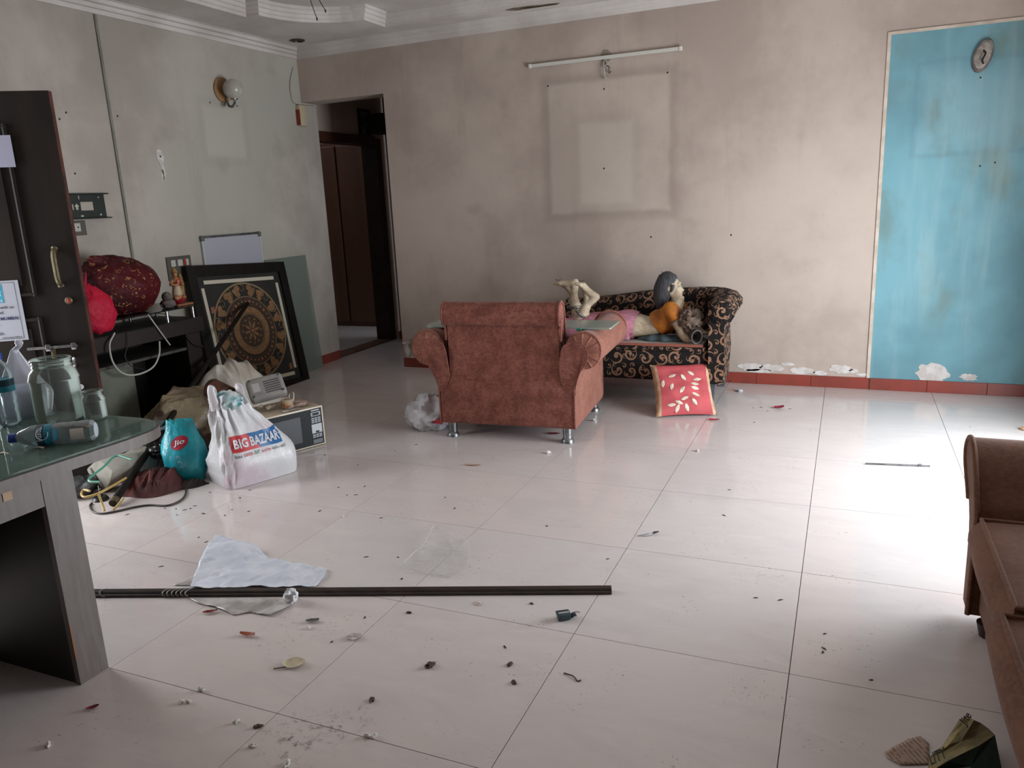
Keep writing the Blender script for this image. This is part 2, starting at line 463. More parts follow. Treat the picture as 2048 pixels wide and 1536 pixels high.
# broken slot in the soffit
c0 = PX(1062, 13, z=ZC - .001)
poly = [(-.20, .03), (-.12, .055), (.02, .05), (.21, .05), (.24, .02), (.1, -.01), (-.02, -.03), (-.14, -.035), (-.22, -.01)]
MB().prism(poly, lambda a, bb, k: (c0.x + a * .95, c0.y + bb, ZC - .003 + .004 * k)).build('broken_plaster', M('broken_plaster', '#8c7a66', '#5a4a3c', scale=14, rough=.9), ceiling)
MB().prism([(-.08, -.015), (.18, .025), (.20, .04), (-.06, .02)], lambda a, bb, k: (c0.x + a, c0.y + bb, ZC - .006 + .004 * k)).build('crack', MDARKHOLE, ceiling)

# ---- baseboards: red tiles with joints
def skirting(name, parts):
    bb = MB()
    root = None
    for k, (ax, a0, a1, fixed, h) in enumerate(parts):
        if root is None:
            root = struct((MB().box(a0, a1, fixed + .002, fixed + .004, 0, h - .004) if ax == 'x' else MB().box(fixed - .004, fixed - .002, a0, a1, 0, h - .004)).build(name, MGROUT))
        n = max(1, round((a1 - a0) / .42)); L = (a1 - a0) / n
        for q in range(n):
            s0, s1 = a0 + q * L + .001, a0 + (q + 1) * L - .001
            (MB().rbox(s0, s1, fixed - .008, fixed + .002, 0, h, .0015, 1) if ax == 'x' else MB().rbox(fixed - .002, fixed + .008, s0, s1, 0, h, .0015, 1)).build('skirting_tile', MSKIRT, root)
struct(MB().box(-6.35, -3.4, YB + TH, 8.9, 3.2, 3.3).build('ceiling_passage', MCEIL, ang=None))
skirting('baseboard_back', [('x', -3.846, .196, YB - .002, .088)])
skirting('baseboard_blue', [('x', .204, XR - .002, YB - .008, .088)])
skirting('baseboard_left', [('y', EY1 + .06, YB + TH - .002, XL + .002, .088)])

# ---- blue panel with cream border, flaking plaster, peeled patches
MB().box(.202, XR - .001, YB - .006, YB - .0005, .088, 2.482).build('blue_panel', MBLUE, wall_back, ang=None)
MB().box(.180, .202, YB - .009, YB - .0005, .088, 2.50).build('border_strip', MCREAM, wall_back, ang=None)
MB().box(.202, XR - .001, YB - .009, YB - .0005, 2.482, 2.502).build('border_strip', MCREAM, wall_back, ang=None)
def patch(cx, cz, w, h, n=16, seed=0, y=YB - .0005, t=.003, mat=MPLASTER, par=wall_back):
    r = random.Random(seed)
    pts = [(math.cos(2 * math.pi * k / n) * w * r.uniform(.7, 1.1), math.sin(2 * math.pi * k / n) * h * r.uniform(.7, 1.1)) for k in range(n)]
    return MB().prism(pts, lambda a, bb, k: (cx + a, y - t + t * k, max(.089, cz + bb))).build('bare_patch', mat, par)
for s, (u, v, w, h) in enumerate([(1865, 747, .11, .085), (1937, 754, .06, .03), (1680, 738, .09, .035), (1605, 741, .10, .03), (1545, 735, .10, .03), (1500, 733, .10, .035), (1640, 746, .05, .02), (1708, 742, .035, .02), (1575, 728, .06, .015), (1520, 742, .12, .02), (1725, 749, .05, .012)]):
    q = PX(u, v, y=YB); patch(q.x, q.z, w, h, seed=s, y=YB - (.006 if u > 1745 else .0005), n=22)
MPEEL = M('peeled_grey', '#94887c', '#83776b', scale=12, rough=.95)
q = PX(840, 692, y=YB); patch(q.x, q.z, .14, .085, seed=21, mat=MPEEL, n=26)
for s, (u, v, w, h) in enumerate([(815, 700, .025, .07), (850, 680, .05, .03), (866, 702, .035, .025), (811, 686, .04, .012), (830, 715, .05, .02)]):
    q = PX(u, v, y=YB); patch(q.x, q.z, w, h, seed=30 + s, t=.005, mat=MPLASTER, n=18)
# plug holes in the walls
MHOLE = MDARKHOLE
def plug(p, nrm, r=.007, par=wall_back):
    m = nrm.to_track_quat('Z', 'Y').to_matrix().to_4x4()
    MB().lathe([(r, .0002), (r * .8, .002)], p, 8, m).build('plug_hole', MHOLE, par)
for u, v in ((1096, 172), (1335, 145), (1208, 178), (1302, 474), (1462, 470), (1208, 337)): plug(PX(u, v, y=YB), V((0, -1, 0)))
for u, v in ((119, 238), (132, 225), (150, 347), (235, 232), (420, 205), (474, 212)): plug(PX(u, v, x=XL), V((1, 0, 0)), par=wall_left)
for u, v in ((1961, 155), (1960, 332), (1990, 325)): plug(PX(u, v, y=YB - .006), V((0, -1, 0)), .006)
random.seed(11)
# ================================================================ armchair seen from behind
def velvet(name, c, c2, dark, sc=9):
    m = bpy.data.materials.new(name); t = NT(m); p = t.obj()
    col = t.mix(t.step(t.noise(p, sc, 6, .7), .36, .64), lin(c), lin(c2))
    col = t.mix(t.math('MULTIPLY', t.step(t.noise(t.vmul(p, (1, 1, 1.6)), 48, 5, .8), .42, .62), .6), col, lin(dark))
    t.set(col=col, rough=.9, spec=.15, sheen=.12, sheenr=.4)
    t.bump(t.noise(p, 150, 3), .15, .002)
    return m
MCH = velvet('dusty_rose_velvet', '#8c5a4d', '#6c4037', '#55302a')
MCHL = velvet('worn_rose_fabric', '#916253', '#7f5145', '#6b4337')
MSTEEL = M('brushed_steel', '#8d8f90', '#6d6f70', scale=20, rough=.4, metal=.9)
ac = thing('armchair', 'dusty rose velvet scroll-arm armchair seen from behind', 'armchair', (-1.953, 4.335, 0), math.radians(4.5))
L = dict(local=True)
MB().rbox(-.455, .455, .0, .86, .098, .42, .018, 3).build('base', MCH, ac, **L)
# back with a roll on top
bp = [(.0, .38), (-.002, .752), (-.03, .757), (-.046, .775), (-.05, .82), (-.04, .865), (-.012, .893), (.03, .897), (.068, .875), (.09, .83), (.098, .76), (.11, .42), (.11, .38)]
def smooth_poly(p, n=4): return [(q.x, q.y) for q in spline([(a, b, 0) for a, b in p], n)]
bs = smooth_poly(bp, 3)
backp = MB().prism(bs, lambda a, bb, k: ((-.38 if k == 0 else .38) * (1 if bb > .755 else .965), a, bb)).build('backrest', MCH, ac, 40, local=True)
roll = [q for q in bs if q[1] > .752]
for sx in (-1, 1):
    MB().tube([(sx * .381, a, bb) for a, bb in bs[2:-1]], .007, 6).build('piping', MCH, backp, local=True)
def scroll(side):
    x = lambda a: side * a
    ring = [(.455, .10), (.456, .30), (.462, .40), (.478, .46), (.505, .492)]
    cx, cz, r = .515, .595, .112
    ring += [(cx + r * math.cos(math.radians(a)), cz + r * math.sin(math.radians(a))) for a in range(-85, 195, 14)]
    ring += [(.395, .56), (.38, .48), (.375, .10)]
    return [(x(a), b) for a, b in ring], cx, cz, r
for side in (-1, 1):
    pr_, cx, cz, r = scroll(side)
    arm = MB()
    n = 14; R = []
    for k in range(n + 1):
        yy = .004 + k / n * .80
        bulge = 1 + .035 * smooth((k / n - .2) / .8)
        R.append([V((a if abs(a) < .46 else side * (.46 + (abs(a) - .46) * bulge), yy, bb if bb < .5 else .5 + (bb - .5) * (1 + .07 * smooth(1 - k / n * 7) + .02 * smooth(k / n * 1.2)))) for a, bb in pr_])
    arm.rings(R)
    ao = arm.build('arm', MCHL, ac, 50, local=True)
    # pleated end cap on the scroll
    cap = MB(); nr, na = 7, 72; RR = []
    for i in range(nr):
        q = (i + .15) / (nr - .85)
        RR.append([V((side * (cx + math.cos(2 * math.pi * j / na) * r * q * .99), .004 - .022 * math.sqrt(max(0, 1 - q * q * .98)) - (.006 * q * (1 if (j % 6) == 0 else 0)), cz + math.sin(2 * math.pi * j / na) * r * q * .99)) for j in range(na)])
    cap.rings(RR[::-1])
    cap.build('pleated_cap', MCHL, ao, 25, local=True)
    fpan = smooth_poly([(.40, .33), (.457, .31), (.462, .35), (.474, .40), (.497, .465), (.535, .52), (.552, .58), (.535, .635), (.495, .66), (.44, .655), (.39, .62), (.372, .52), (.368, .42)], 3)
    MB().prism([(side * a, bb) for a, bb in fpan], lambda a, bb, k: (a, -.026 * smooth((bb - .32) / .22) + .001 + .012 * k, bb)).build('arm_back_panel', MCH, ao, 40, local=True)
    MB().tube([(side * (cx + r * 1.03 * math.cos(math.radians(a))), .806, cz + .01 + r * 1.08 * math.sin(math.radians(a))) for a in range(-100, 200, 12)], .008, 6).build('piping', MCHL, ao, local=True)
MB().rbox(-.372, .372, .11, .85, .40, .50, .035, 3).build('seat_cushion', MCH, ac, **L)
for x in (-.392, .392):
    for y in (.045, .80):
        MB().lathe([(.030, .099), (.029, .03), (.033, .026), (.040, .016), (.041, 0)], (x, y, 0), 16).build('leg', MSTEEL, ac, local=True)
    MB().tube([(x / .392 * .4545, -.002, .10), (x / .392 * .4545, -.002, .41)], .004, 6).build('seam', MCH, ac, local=True)

# glass top lying across the arms
def glass(name, tint, rough=.04, alpha=.2):
    m = bpy.data.materials.new(name); t = NT(m); t.set(col=lin(tint), rough=rough, spec=.9)
    out = t.t.nodes['Material Output']; tr = t.n('ShaderNodeBsdfTransparent'); tr.inputs[0].default_value = (*[.5 + .5 * q for q in lin(tint)], 1)
    fr_n = t.n('ShaderNodeFresnel'); fr_n.inputs[0].default_value = 1.45; mx = t.n('ShaderNodeMixShader')
    t.put(mx.inputs[0], t.math('ADD', t.math('MULTIPLY', fr_n.outputs[0], 1.1), alpha, clamp=True))
    t.t.links.new(tr.outputs[0], mx.inputs[1]); t.t.links.new(t.b.outputs[0], mx.inputs[2]); t.t.links.new(mx.outputs[0], out.inputs[0])
    return m
MGLG = glass('green_edge_glass', '#7f978d', alpha=.22)
MGLC = glass('clear_glass', '#d6dcd8', .06, .035)
zg = .7105
gl = [PX(838, 657, z=zg), PX(875, 643, z=zg), PX(1232, 645, z=zg), PX(1214, 660, z=zg)]
f0, f1 = V((-2.56, 4.425)), V((-1.305, 4.515)); dd = V((-.02, .285))
def rc(p, q, s, n=5):  # rounded corner from p via q to s
    return [((1 - t) ** 2 * p + 2 * t * (1 - t) * q + t * t * s) for t in [k / n for k in range(n + 1)]]
e1 = (f1 - f0).normalized(); e2 = dd.normalized(); k = .06
out = rc(f0 + e2 * k, f0, f0 + e1 * k) + rc(f1 - e1 * .012, f1, f1 + e2 * .012) + rc(f1 + dd - e2 * .012, f1 + dd, f1 + dd - e1 * .012) + rc(f0 + dd + e1 * k, f0 + dd, f0 + dd - e2 * k)
MDUST = bpy.data.materials.new('dusty_glass'); t = NT(MDUST)
t.set(col=lin('#93a89c'), rough=.1, alpha=.75, spec=.6)
gt = thing('glass_tabletop', 'dusty green glass shelf panel laid across the armchair arms', 'glass panel', (f0.x * .5 + f1.x * .5, 4.6, zg))
MB().prism([(q.x, q.y) for q in out], lambda a, bb, k: (a, bb, zg + .010 * k)).build('glass_sheet', MDUST, gt, 30)
q = PX(1143, 663, z=zg); MB().rbox(-1.52, -1.49, 4.50, 4.512, zg - .012, zg + .006, .002, 1).build('clip', M('teal_clip', '#2f9c7c', rough=.3), gt)

# ================================================================ black and gold damask sofa
def damask():
    m = bpy.data.materials.new('black_gold_damask'); t = NT(m); uv = t.uv()
    def swirl(scale, off, turns, thick, rmax, jit):
        vec = t.n('ShaderNodeVectorMath', operation='ADD'); t.put(vec.inputs[0], uv); vec.inputs[1].default_value = off
        vo = t.n('ShaderNodeTexVoronoi', feature='F1', voronoi_dimensions='2D'); t.put(vo.inputs['Vector'], vec.outputs[0])
        vo.inputs['Scale'].default_value = scale; vo.inputs['Randomness'].default_value = jit
        sc = t.vmul(vec.outputs[0], (scale, scale, scale))
        # Voronoi position comes back in scaled space / scale
        d = t.n('ShaderNodeVectorMath', operation='SUBTRACT'); t.put(d.inputs[0], vec.outputs[0]); t.put(d.inputs[1], vo.outputs['Position'])
        x, y, _ = t.sep(t.vmul(d.outputs[0], (scale, scale, scale)))
        th = t.math('ARCTAN2', y, x); r = t.math('SQRT', t.math('ADD', t.math('MULTIPLY', x, x), t.math('MULTIPLY', y, y)))
        flip = t.math('SUBTRACT', t.math('MULTIPLY', t.math('GREATER_THAN', t.sep(vo.outputs['Color'])[0], .5), 2), 1)
        ph = t.math('ADD', t.math('MULTIPLY', th, flip), t.math('MULTIPLY', r, turns))
        ph = t.math('ADD', ph, t.math('MULTIPLY', t.sep(vo.outputs['Color'])[1], 6.283))
        w = t.math('COSINE', ph)
        arm = t.math('MULTIPLY', t.step(w, thick, thick + .12), t.step(r, rmax, rmax - .03))
        dot = t.step(r, .10, .075)
        return t.math('MAXIMUM', arm, dot)
    a = swirl(9, (0, 0, 0), 15, .55, .47, .35)
    bq = swirl(15, (.37, .21, 0), 14, .62, .36, .5)
    pat = t.math('MAXIMUM', a, t.math('MULTIPLY', bq, .9))
    wear = t.noise(uv, 30, 4, .7)
    col = t.mix(pat, lin('#14100f'), t.mix(wear, lin('#9c7860'), lin('#7d5d49')))
    t.set(col=col, rough=t.math('SUBTRACT', .85, t.math('MULTIPLY', pat, .35)), spec=.3)
    t.bump(pat, .2, .003)
    return m
MDAM = damask()
def planar_uv(o, k=1.0):
    me = o.data; l = me.uv_layers.new(name='uv')
    for p in me.polygons:
        n = p.normal; ax = max(range(3), key=lambda i: abs(n[i]))
        for li in p.loop_indices:
            c = me.vertices[me.loops[li].vertex_index].co
            l.data[li].uv = ((c.y, c.z) if ax == 0 else (c.x, c.z) if ax == 1 else (c.x, c.y))
def sweep_uv(o, nring, npts, ulen, vlen, caps=0):
    """uv for rings() meshes: u along the path, v along the profile"""
    me = o.data; l = me.uv_layers.new(name='uv')
    for p in me.polygons:
        idx = list(p.vertices)
        js = [i % npts for i in idx]; wrap = max(js) - min(js) > npts / 2
        for li in p.loop_indices:
            vi = me.loops[li].vertex_index
            if len(idx) > 4:
                c = me.vertices[vi].co; l.data[li].uv = (c.x, c.z); continue
            i, j = vi // npts, vi % npts
            vv = vlen[j] if not (wrap and j == 0) else vlen[-1] + .02
            l.data[li].uv = (ulen[i], vv)
YS = 5.46
sf = thing('damask_sofa', 'black sofa with gold scroll damask and curved rolled back', 'sofa', (-1.45, 5.8, 0))
# base / seat front
o = MB().rbox(-2.10, -.83, YS, 5.98, .175, .405, .02, 2).build('seat_base', MDAM, sf); planar_uv(o)
# rolled back that sweeps round into the right arm
path = []
for k in range(9): path.append((V((lerp(-2.12, -1.12, k / 8), 6.03 - .02 * math.sin(math.pi * k / 8), 0)), V((0, 1, 0)), lerp(.685, .775, smooth(k / 8)) - .045 * math.exp(-((k / 8 - .28) / .2) ** 2) * 0, 1.0 + .25 * smooth((k - 4) / 4)))
for k in range(1, 9):
    a = math.radians(90 * k / 8); path.append((V((-1.12 + .29 * math.sin(a), 5.74 + .29 * math.cos(a) - .0, 0)), V((math.sin(a), math.cos(a), 0)), .775 + .02 * math.sin(a), lerp(1.25, 1.4, math.sin(2 * a)) if k < 8 else 1.25))
for k in range(1, 5): path.append((V((lerp(-.83, -.815, k / 4), lerp(5.74, YS - .015, k / 4), 0)), V((1, 0, 0)), .795 - .035 * k / 4, lerp(1.25, 1.0, k / 4)))
prof = lambda h: [(-.045, .175), (-.045, h - .16), (-.05, h - .08), (-.035, h - .025), (.0, h), (.045, h + .008), (.09, h - .012), (.118, h - .055), (.118, h - .10), (.095, h - .14), (.06, h - .155), (.052, h - .22), (.06, h - .40), (.05, .175)]
R = []; ul = []; u = 0
for i, (p, n, h, wd_) in enumerate(path):
    if i: u += (p - path[i - 1][0]).length
    ul.append(u); h2 = h
    R.append([p + n * (a * (wd_ if a > 0 else 1)) + V((0, 0, b)) for a, b in prof(h2)])
vl = [0]; pp = prof(.75)
for i in range(1, len(pp)): vl.append(vl[-1] + math.hypot(pp[i][0] - pp[i - 1][0], pp[i][1] - pp[i - 1][1]))
o = MB().rings(R).build('rolled_back', MDAM, sf, 50); sweep_uv(o, len(R), len(pp), ul, vl)
# front panel and gathered end of the right arm
fp = [(a * 1.06 - .815, b) for a, b in prof(.76)]
o = MB().prism(fp, lambda a, bb, k: (a, YS - .03 + .016 * k, bb)).build('arm_front', MDAM, sf); planar_uv(o)
cap = MB(); RR = []
for i in range(6):
    q = (i + .1) / 5.1
    RR.append([V((-.778 + math.cos(2 * math.pi * j / 48) * .082 * q, YS - .032 - .022 * math.sqrt(max(0, 1 - q * q)) - .004 * (j % 4 == 0) * q, .682 + math.sin(2 * math.pi * j / 48) * .082 * q)) for j in range(48)])
o = cap.rings(RR[::-1]).build('gathered_cap', MDAM, sf, 25); planar_uv(o)
o = MB().rbox(-2.08, -.885, YS - .012, 5.96, .398, .432, .014, 2).build('seat_cushion', MDAM, sf); planar_uv(o)
MGREYFOOT = M('grey_foot', '#5a5d62', rough=.5)
for x, y in ((-2.0, 5.52), (-.86, 5.52), (-2.0, 6.02), (-.86, 6.10)):
    MB().rings([[V((x + a * .045, y + c * .045, .176)) for a, c in ((-1, -1), (1, -1), (1, 1), (-1, 1))], [V((x + a * .022, y + c * .022, 0)) for a, c in ((-1, -1), (1, -1), (1, 1), (-1, 1))]]).build('foot', MGREYFOOT, sf)
tag(MB().box(-1.66, -.905, YS - .005, 5.86, .4325, .452).build('plywood_board', [M('white_laminate', '#b9b6b2', '#a5a09b', scale=6, rough=.5)], ang=None), 'white laminated board lying on the damask sofa seat', 'board')
MB().box(-1.66, -.905, YS - .010, YS - .0055, .4325, .452).build('board_edge', M('red_brown_edging', '#8f5545', rough=.6), bpy.data.objects['plywood_board'])

# ================================================================ statue of a reclining woman
def statue_skin():
    m = bpy.data.materials.new('painted_plaster_skin'); t = NT(m); p = t.obj()
    col = t.mix(t.step(t.noise(p, 9, 5, .65), .38, .66), lin('#c2b49c'), lin('#98846c'))
    col = t.mix(t.math('MULTIPLY', t.step(t.noise(p, 5, 3), .5, .7), .35), col, lin('#cfc0a6'))
    t.set(col=col, rough=.55, spec=.3); return m
MSK = statue_skin()
MSKD = M('dusty_brown_plaster', '#6d5a4d', '#54453b', scale=14, rough=.8, bump=.4, bscale=30)
def ell(c, ax, up, w, h, n=20, e=1.0, sc=None):
    """ellipse ring at c: axis ax, half width w across, half height h along up"""
    ax = ax.normalized(); up = (up - ax * up.dot(ax)).normalized(); sd = ax.cross(up)
    out = []
    for k in range(n):
        a = 2 * math.pi * k / n
        ca, sa = math.cos(a), math.sin(a)
        q = sd * (w * abs(ca) ** e * (1 if ca >= 0 else -1)) + up * (h * abs(sa) ** e * (1 if sa >= 0 else -1))
        out.append(V(c) + q)
    return out
def limb(b, pts, rad, n=12, flat=1.0, up=V((0, 0, 1)), sub=5):
    """smooth tapering limb through joints"""
    P = spline(pts, sub); R = []
    N = len(P)
    rr = [V((r, 0, 0)) if not isinstance(r, tuple) else V((r[0], r[1], 0)) for r in rad]
    Q = spline([V((i, (r if not isinstance(r, tuple) else r[0]), (r if not isinstance(r, tuple) else r[1]))) for i, r in enumerate(rad)], sub)
    fr = frames(P)
    for i in range(N):
        t, nn, bb = fr[i]
        R.append([P[i] + nn * math.cos(2 * math.pi * k / n) * Q[i].y + bb * math.sin(2 * math.pi * k / n) * Q[i].z for k in range(n)])
    b.rings(R)
ST = V((0, 5.66, .452))      # the board top under her
sx = lambda x, y, z: V((x, ST.y + y, z))
spine = [(-1.70, .53, .10, .075), (-1.60, .542, .145, .090), (-1.50, .552, .155, .098), (-1.42, .545, .130, .088), (-1.34, .538, .108, .078), (-1.27, .560, .112, .082), (-1.21, .600, .122, .086), (-1.165, .645, .128, .080), (-1.14, .682, .105, .062), (-1.128, .705, .06, .045), (-1.12, .735, .04, .042), (-1.115, .77, .038, .04)]
def torso_rings(grow=0, i0=0, i1=None, n=28, sub=3):
    pts = spline([V((x, 0, z)) for x, z, w, h in spine], sub); wh = spline([V((w, h, 0)) for x, z, w, h in spine], sub)
    R = []
    for i in range(len(pts)):
        a = pts[min(i + 1, len(pts) - 1)] - pts[max(i - 1, 0)]
        c = pts[i] + V((0, ST.y, 0))
        R.append(ell(c, a, V((-.3, 0, 1)) if i < 24 else V((-1, 0, .2)), wh[i].x + grow, wh[i].y + grow, n))
    return R
def body_mesh():
    b = MB()
    b.rings(torso_rings())
    # neck and head: ellipsoid skull, jaw, nose, lips, ear
    hc = sx(-1.178, 0, .838)
    b.ball(hc, (.070, .056, .080), 20, 14)
    b.ball(hc + V((.038, 0, -.028)), (.045, .043, .058), 16, 12)
    b.ball(hc + V((.062, 0, -.074)), (.022, .026, .020), 12, 8)               # chin
    b.rings([ell(hc + V((.066, 0, .012)), V((1, 0, -.9)), V((0, 1, 0)), .007, .008, 10), ell(hc + V((.082, 0, -.016)), V((1, 0, -.9)), V((0, 1, 0)), .010, .009, 10), ell(hc + V((.097, 0, -.031)), V((1, 0, -.6)), V((0, 1, 0)), .009, .011, 10), ell(hc + V((.083, 0, -.040)), V((0, 0, -1)), V((0, 1, 0)), .012, .009, 10)])   # nose
    b.ball(hc + V((.080, 0, -.052)), (.010, .018, .006), 10, 6); b.ball(hc + V((.078, 0, -.061)), (.010, .016, .006), 10, 6)   # lips
    b.ball(hc + V((.066, 0, .026)), (.012, .040, .008), 12, 6)              # brow
    for s in (-1, 1):
        b.ball(hc + V((.066, s * .024, .006)), (.010, .014, .007), 10, 6)    # eyelids
        b.ball(hc + V((-.002, s * .056, -.012)), (.014, .007, .022), 10, 8)  # ear
    limb(b, [sx(-1.125, 0, .69), sx(-1.135, 0, .74), sx(-1.15, 0, .80)], [.044, .038, .04])
    # arms propped on the elbows, forearms forward, hands with fingers
    for s in (-1, 1):
        sh = sx(-1.15, s * .115, .672); el = sx(-1.035, s * .155, .490); wr = sx(-.955, s * .07, .500) if s < 0 else sx(-.945, .03, .498)
        limb(b, [sx(-1.17, s * .07, .655), sh, sh.lerp(el, .5), el, el.lerp(wr, .5), wr], [.045, .046, .040, .034, .031, .022])
        hd = (wr - el).normalized(); sd = V((0, 0, 1)).cross(hd)
        pc = wr + hd * .03; b.ball(pc, (.028, .024, .012), 12, 8)
        for q in range(4):
            f0_ = pc + hd * .016 + sd * (q - 1.5) * .011
            limb(b, [f0_, f0_ + hd * .02 + V((0, 0, .004)), f0_ + hd * (.036 + .006 * (q in (1, 2))) - V((0, 0, .004))], [.006, .0055, .0045], 8, sub=3)
        limb(b, [pc - sd * .018 * s, pc + hd * .012 - sd * .030 * s, pc + hd * .028 - sd * .032 * s], [.007, .006, .005], 8, sub=3)
    # legs: thighs along the seat, shins raised, feet in the air
    def leg(hip, knee, ank, heel, ball_, toe, roll):
        mid = knee.lerp(ank, .42) + V((.018, 0, 0))
        limb(b, [hip, hip.lerp(knee, .5) + V((0, 0, .012)), knee], [.085, .074, .052], 16)
        limb(b, [knee + V((-.01, 0, -.005)), knee.lerp(ank, .2) + V((.004, 0, 0)), mid, knee.lerp(ank, .75), ank], [.054, .057, .052, .041, .032], 14)
        b.ball(heel, (.031, .030, .031), 12, 8)
        limb(b, [ank, ank.lerp(heel, .6), heel], [.032, .032, .030], 12)
        limb(b, [heel, heel.lerp(ball_, .5) + (ank - heel) * .10, ball_], [.030, (.027, .034), (.025, .042)], 12)
        limb(b, [ank, ank.lerp(ball_, .45) + (heel - ank) * .10, ball_], [.032, .025, .016], 12)
        d = (toe - ball_).normalized(); side = V((0, 1, 0)); dn = (ank - heel).normalized()
        for q in range(5):
            p0 = ball_ + side * (q - 2) * .0160
            ln = (.046, .044, .040, .035, .030)[q]
            limb(b, [p0 - d * .006, p0 + d * ln * .5 - dn * .002, p0 + d * ln + dn * .003], [.0145 + .003 * (q == 0), .013 + .003 * (q == 0), .010 + .003 * (q == 0)], 8, sub=3)
    leg(sx(-1.60, -.07, .545), sx(-1.90, -.085, .515), PX(1176, 607, y=ST.y - .07), PX(1192, 594, y=ST.y - .07), PX(1164, 569, y=ST.y - .07), PX(1151, 566, y=ST.y - .07), 0)
    leg(sx(-1.60, .07, .545), sx(-1.93, .075, .515), PX(1147, 588, y=ST.y + .09), PX(1151, 565, y=ST.y + .09), PX(1122, 567, y=ST.y + .09), PX(1105, 566, y=ST.y + .09), 0)
    return b
st = thing('reclining_statue', 'painted plaster statue of a woman lying on the sofa, feet raised', 'statue', (-1.45, ST.y, ST.z))
bb_ = body_mesh(); bo = bb_.build('body', MSK, st, None)
rm = bo.modifiers.new('weld', 'REMESH'); rm.mode = 'VOXEL'; rm.voxel_size = .0055; rm.use_smooth_shade = True
sm = bo.modifiers.new('soft', 'SMOOTH'); sm.factor = .5; sm.iterations = 3
dg = bpy.context.evaluated_depsgraph_get(); me2 = bpy.data.meshes.new_from_object(bo.evaluated_get(dg)); bo.modifiers.clear(); bo.data = me2
me2.shade_smooth()
if not me2.materials: me2.materials.append(MSK)
# orange blouse: shell over ribs and shoulders with short sleeves, folds running to the shoulder
MOR = M('orange_blouse', '#b9701f', '#8f4f12', scale=9, rough=.55, bump=.3, bscale=25)
R = torso_rings(.008); R = R[15:27]
n = len(R[0]); b = MB()
RR = []
for i, r in enumerate(R):
    c = sum(r, V()) / n; row = []
    for k, q in enumerate(r):
        w = 1 + .022 * math.sin(k * 2.3 + i * .9) + .02 * math.sin(k * .9 - i * 1.4)
        row.append(c + (q - c) * w + V((-.018 * math.sin(2 * math.pi * k / n) * (1 if i < 3 else 0), 0, 0)))
    RR.append(row)
b.rings(RR, cap=False)
for s in (-1, 1):
    sh = sx(-1.15, s * .115, .672); el = sx(-1.035, s * .155, .490)
    limb(b, [sx(-1.175, s * .05, .66), sx(-1.158, s * .10, .685), sh + V((.012, 0, -.01)), sh.lerp(el, .36)], [.045, .058, .060, .054], 16)
blo = b.build('blouse', MOR, st, 60)
MB().tube(spline([sx(-1.15, -.115, .672).lerp(sx(-1.035, -.155, .490), .36) + V((math.cos(a) * .048, -.01 + math.sin(a) * .05, math.cos(a) * .032)) for a in [2 * math.pi * k / 8 for k in range(8)]], 3, True), .006, 6, True).build('sleeve_border', MSKD, blo)
# pink skirt with gathered folds
def skirt_mat():
    m = bpy.data.materials.new('pink_skirt'); t = NT(m); p = t.obj()
    w = t.noise(t.vmul(p, (3, 1, 8)), 9, 4, .6, .6)
    t.set(col=t.mix(t.step(w, .42, .62), lin('#a06f7c'), lin('#c2788d')), rough=.6); t.bump(w, .5, .01); return m
R = torso_rings(.012)[0:10]; RR = []; n = len(R[0])
for i, r in enumerate(R):
    c = sum(r, V()) / n
    RR.append([c + (q - c) * (1 + .03 * math.sin(k * 2.9 + i * .6) + .02 * math.sin(k * 5.1 - i)) for k, q in enumerate(r)])
b = MB(); b.rings(RR, cap=False)
for s in (-1, 1):
    P = [sx(-1.58, s * .07, .545), sx(-1.75, s * .078, .545), sx(-1.92, s * .082, .530), sx(-1.985, s * .084, .535)]
    limb(b, P, [.094, .088, .078, .072], 18)
# skirt hem spilling over the board
MSKT = skirt_mat()
b.build('skirt', MSKT, st, 60)
def drape(x, y): return .452 + .012 + .028 * max(0, 1 - ((x + 1.47) / .13) ** 2) + .010 * math.sin(y * 60 + x * 25) * .5 + .006 * math.sin(x * 90)
hem = MB(); hem.grid(24, 14, lambda u, v: (lambda x, y: V((x, y, max(.4535, lerp(.462, .52, v ** .7) + .006 * math.sin(x * 110 + y * 40)))))(lerp(-1.64, -1.42, u) - .03 * (1 - v), lerp(YS + .035, ST.y - .12, v)))
hem.build('skirt_hem', MSKT, st, 60)
# fallen drape of bluish cloth along the front of the board
MTEAL = M('dusty_blue_drape', '#2f3a40', '#46565c', scale=12, rough=.7, bump=.5, bscale=30)
dr = MB(); n = 26; RR = []
for i in range(n):
    t_ = i / (n - 1); x = lerp(-1.40, -1.03, t_); r = .010 + .030 * math.sin(math.pi * min(1, t_ * 1.05)) ** .7
    RR.append([V((x, ST.y - .085 + math.cos(a) * r * 1.5 + .012 * math.sin(i * .8), max(.4525, .455 + max(0, math.sin(a)) * r * (1 + .12 * math.sin(i * 1.1)) + .002))) for a in [2 * math.pi * k / 14 for k in range(14)]])
dr.rings(RR); dr.build('fallen_drape', MTEAL, st, 60)
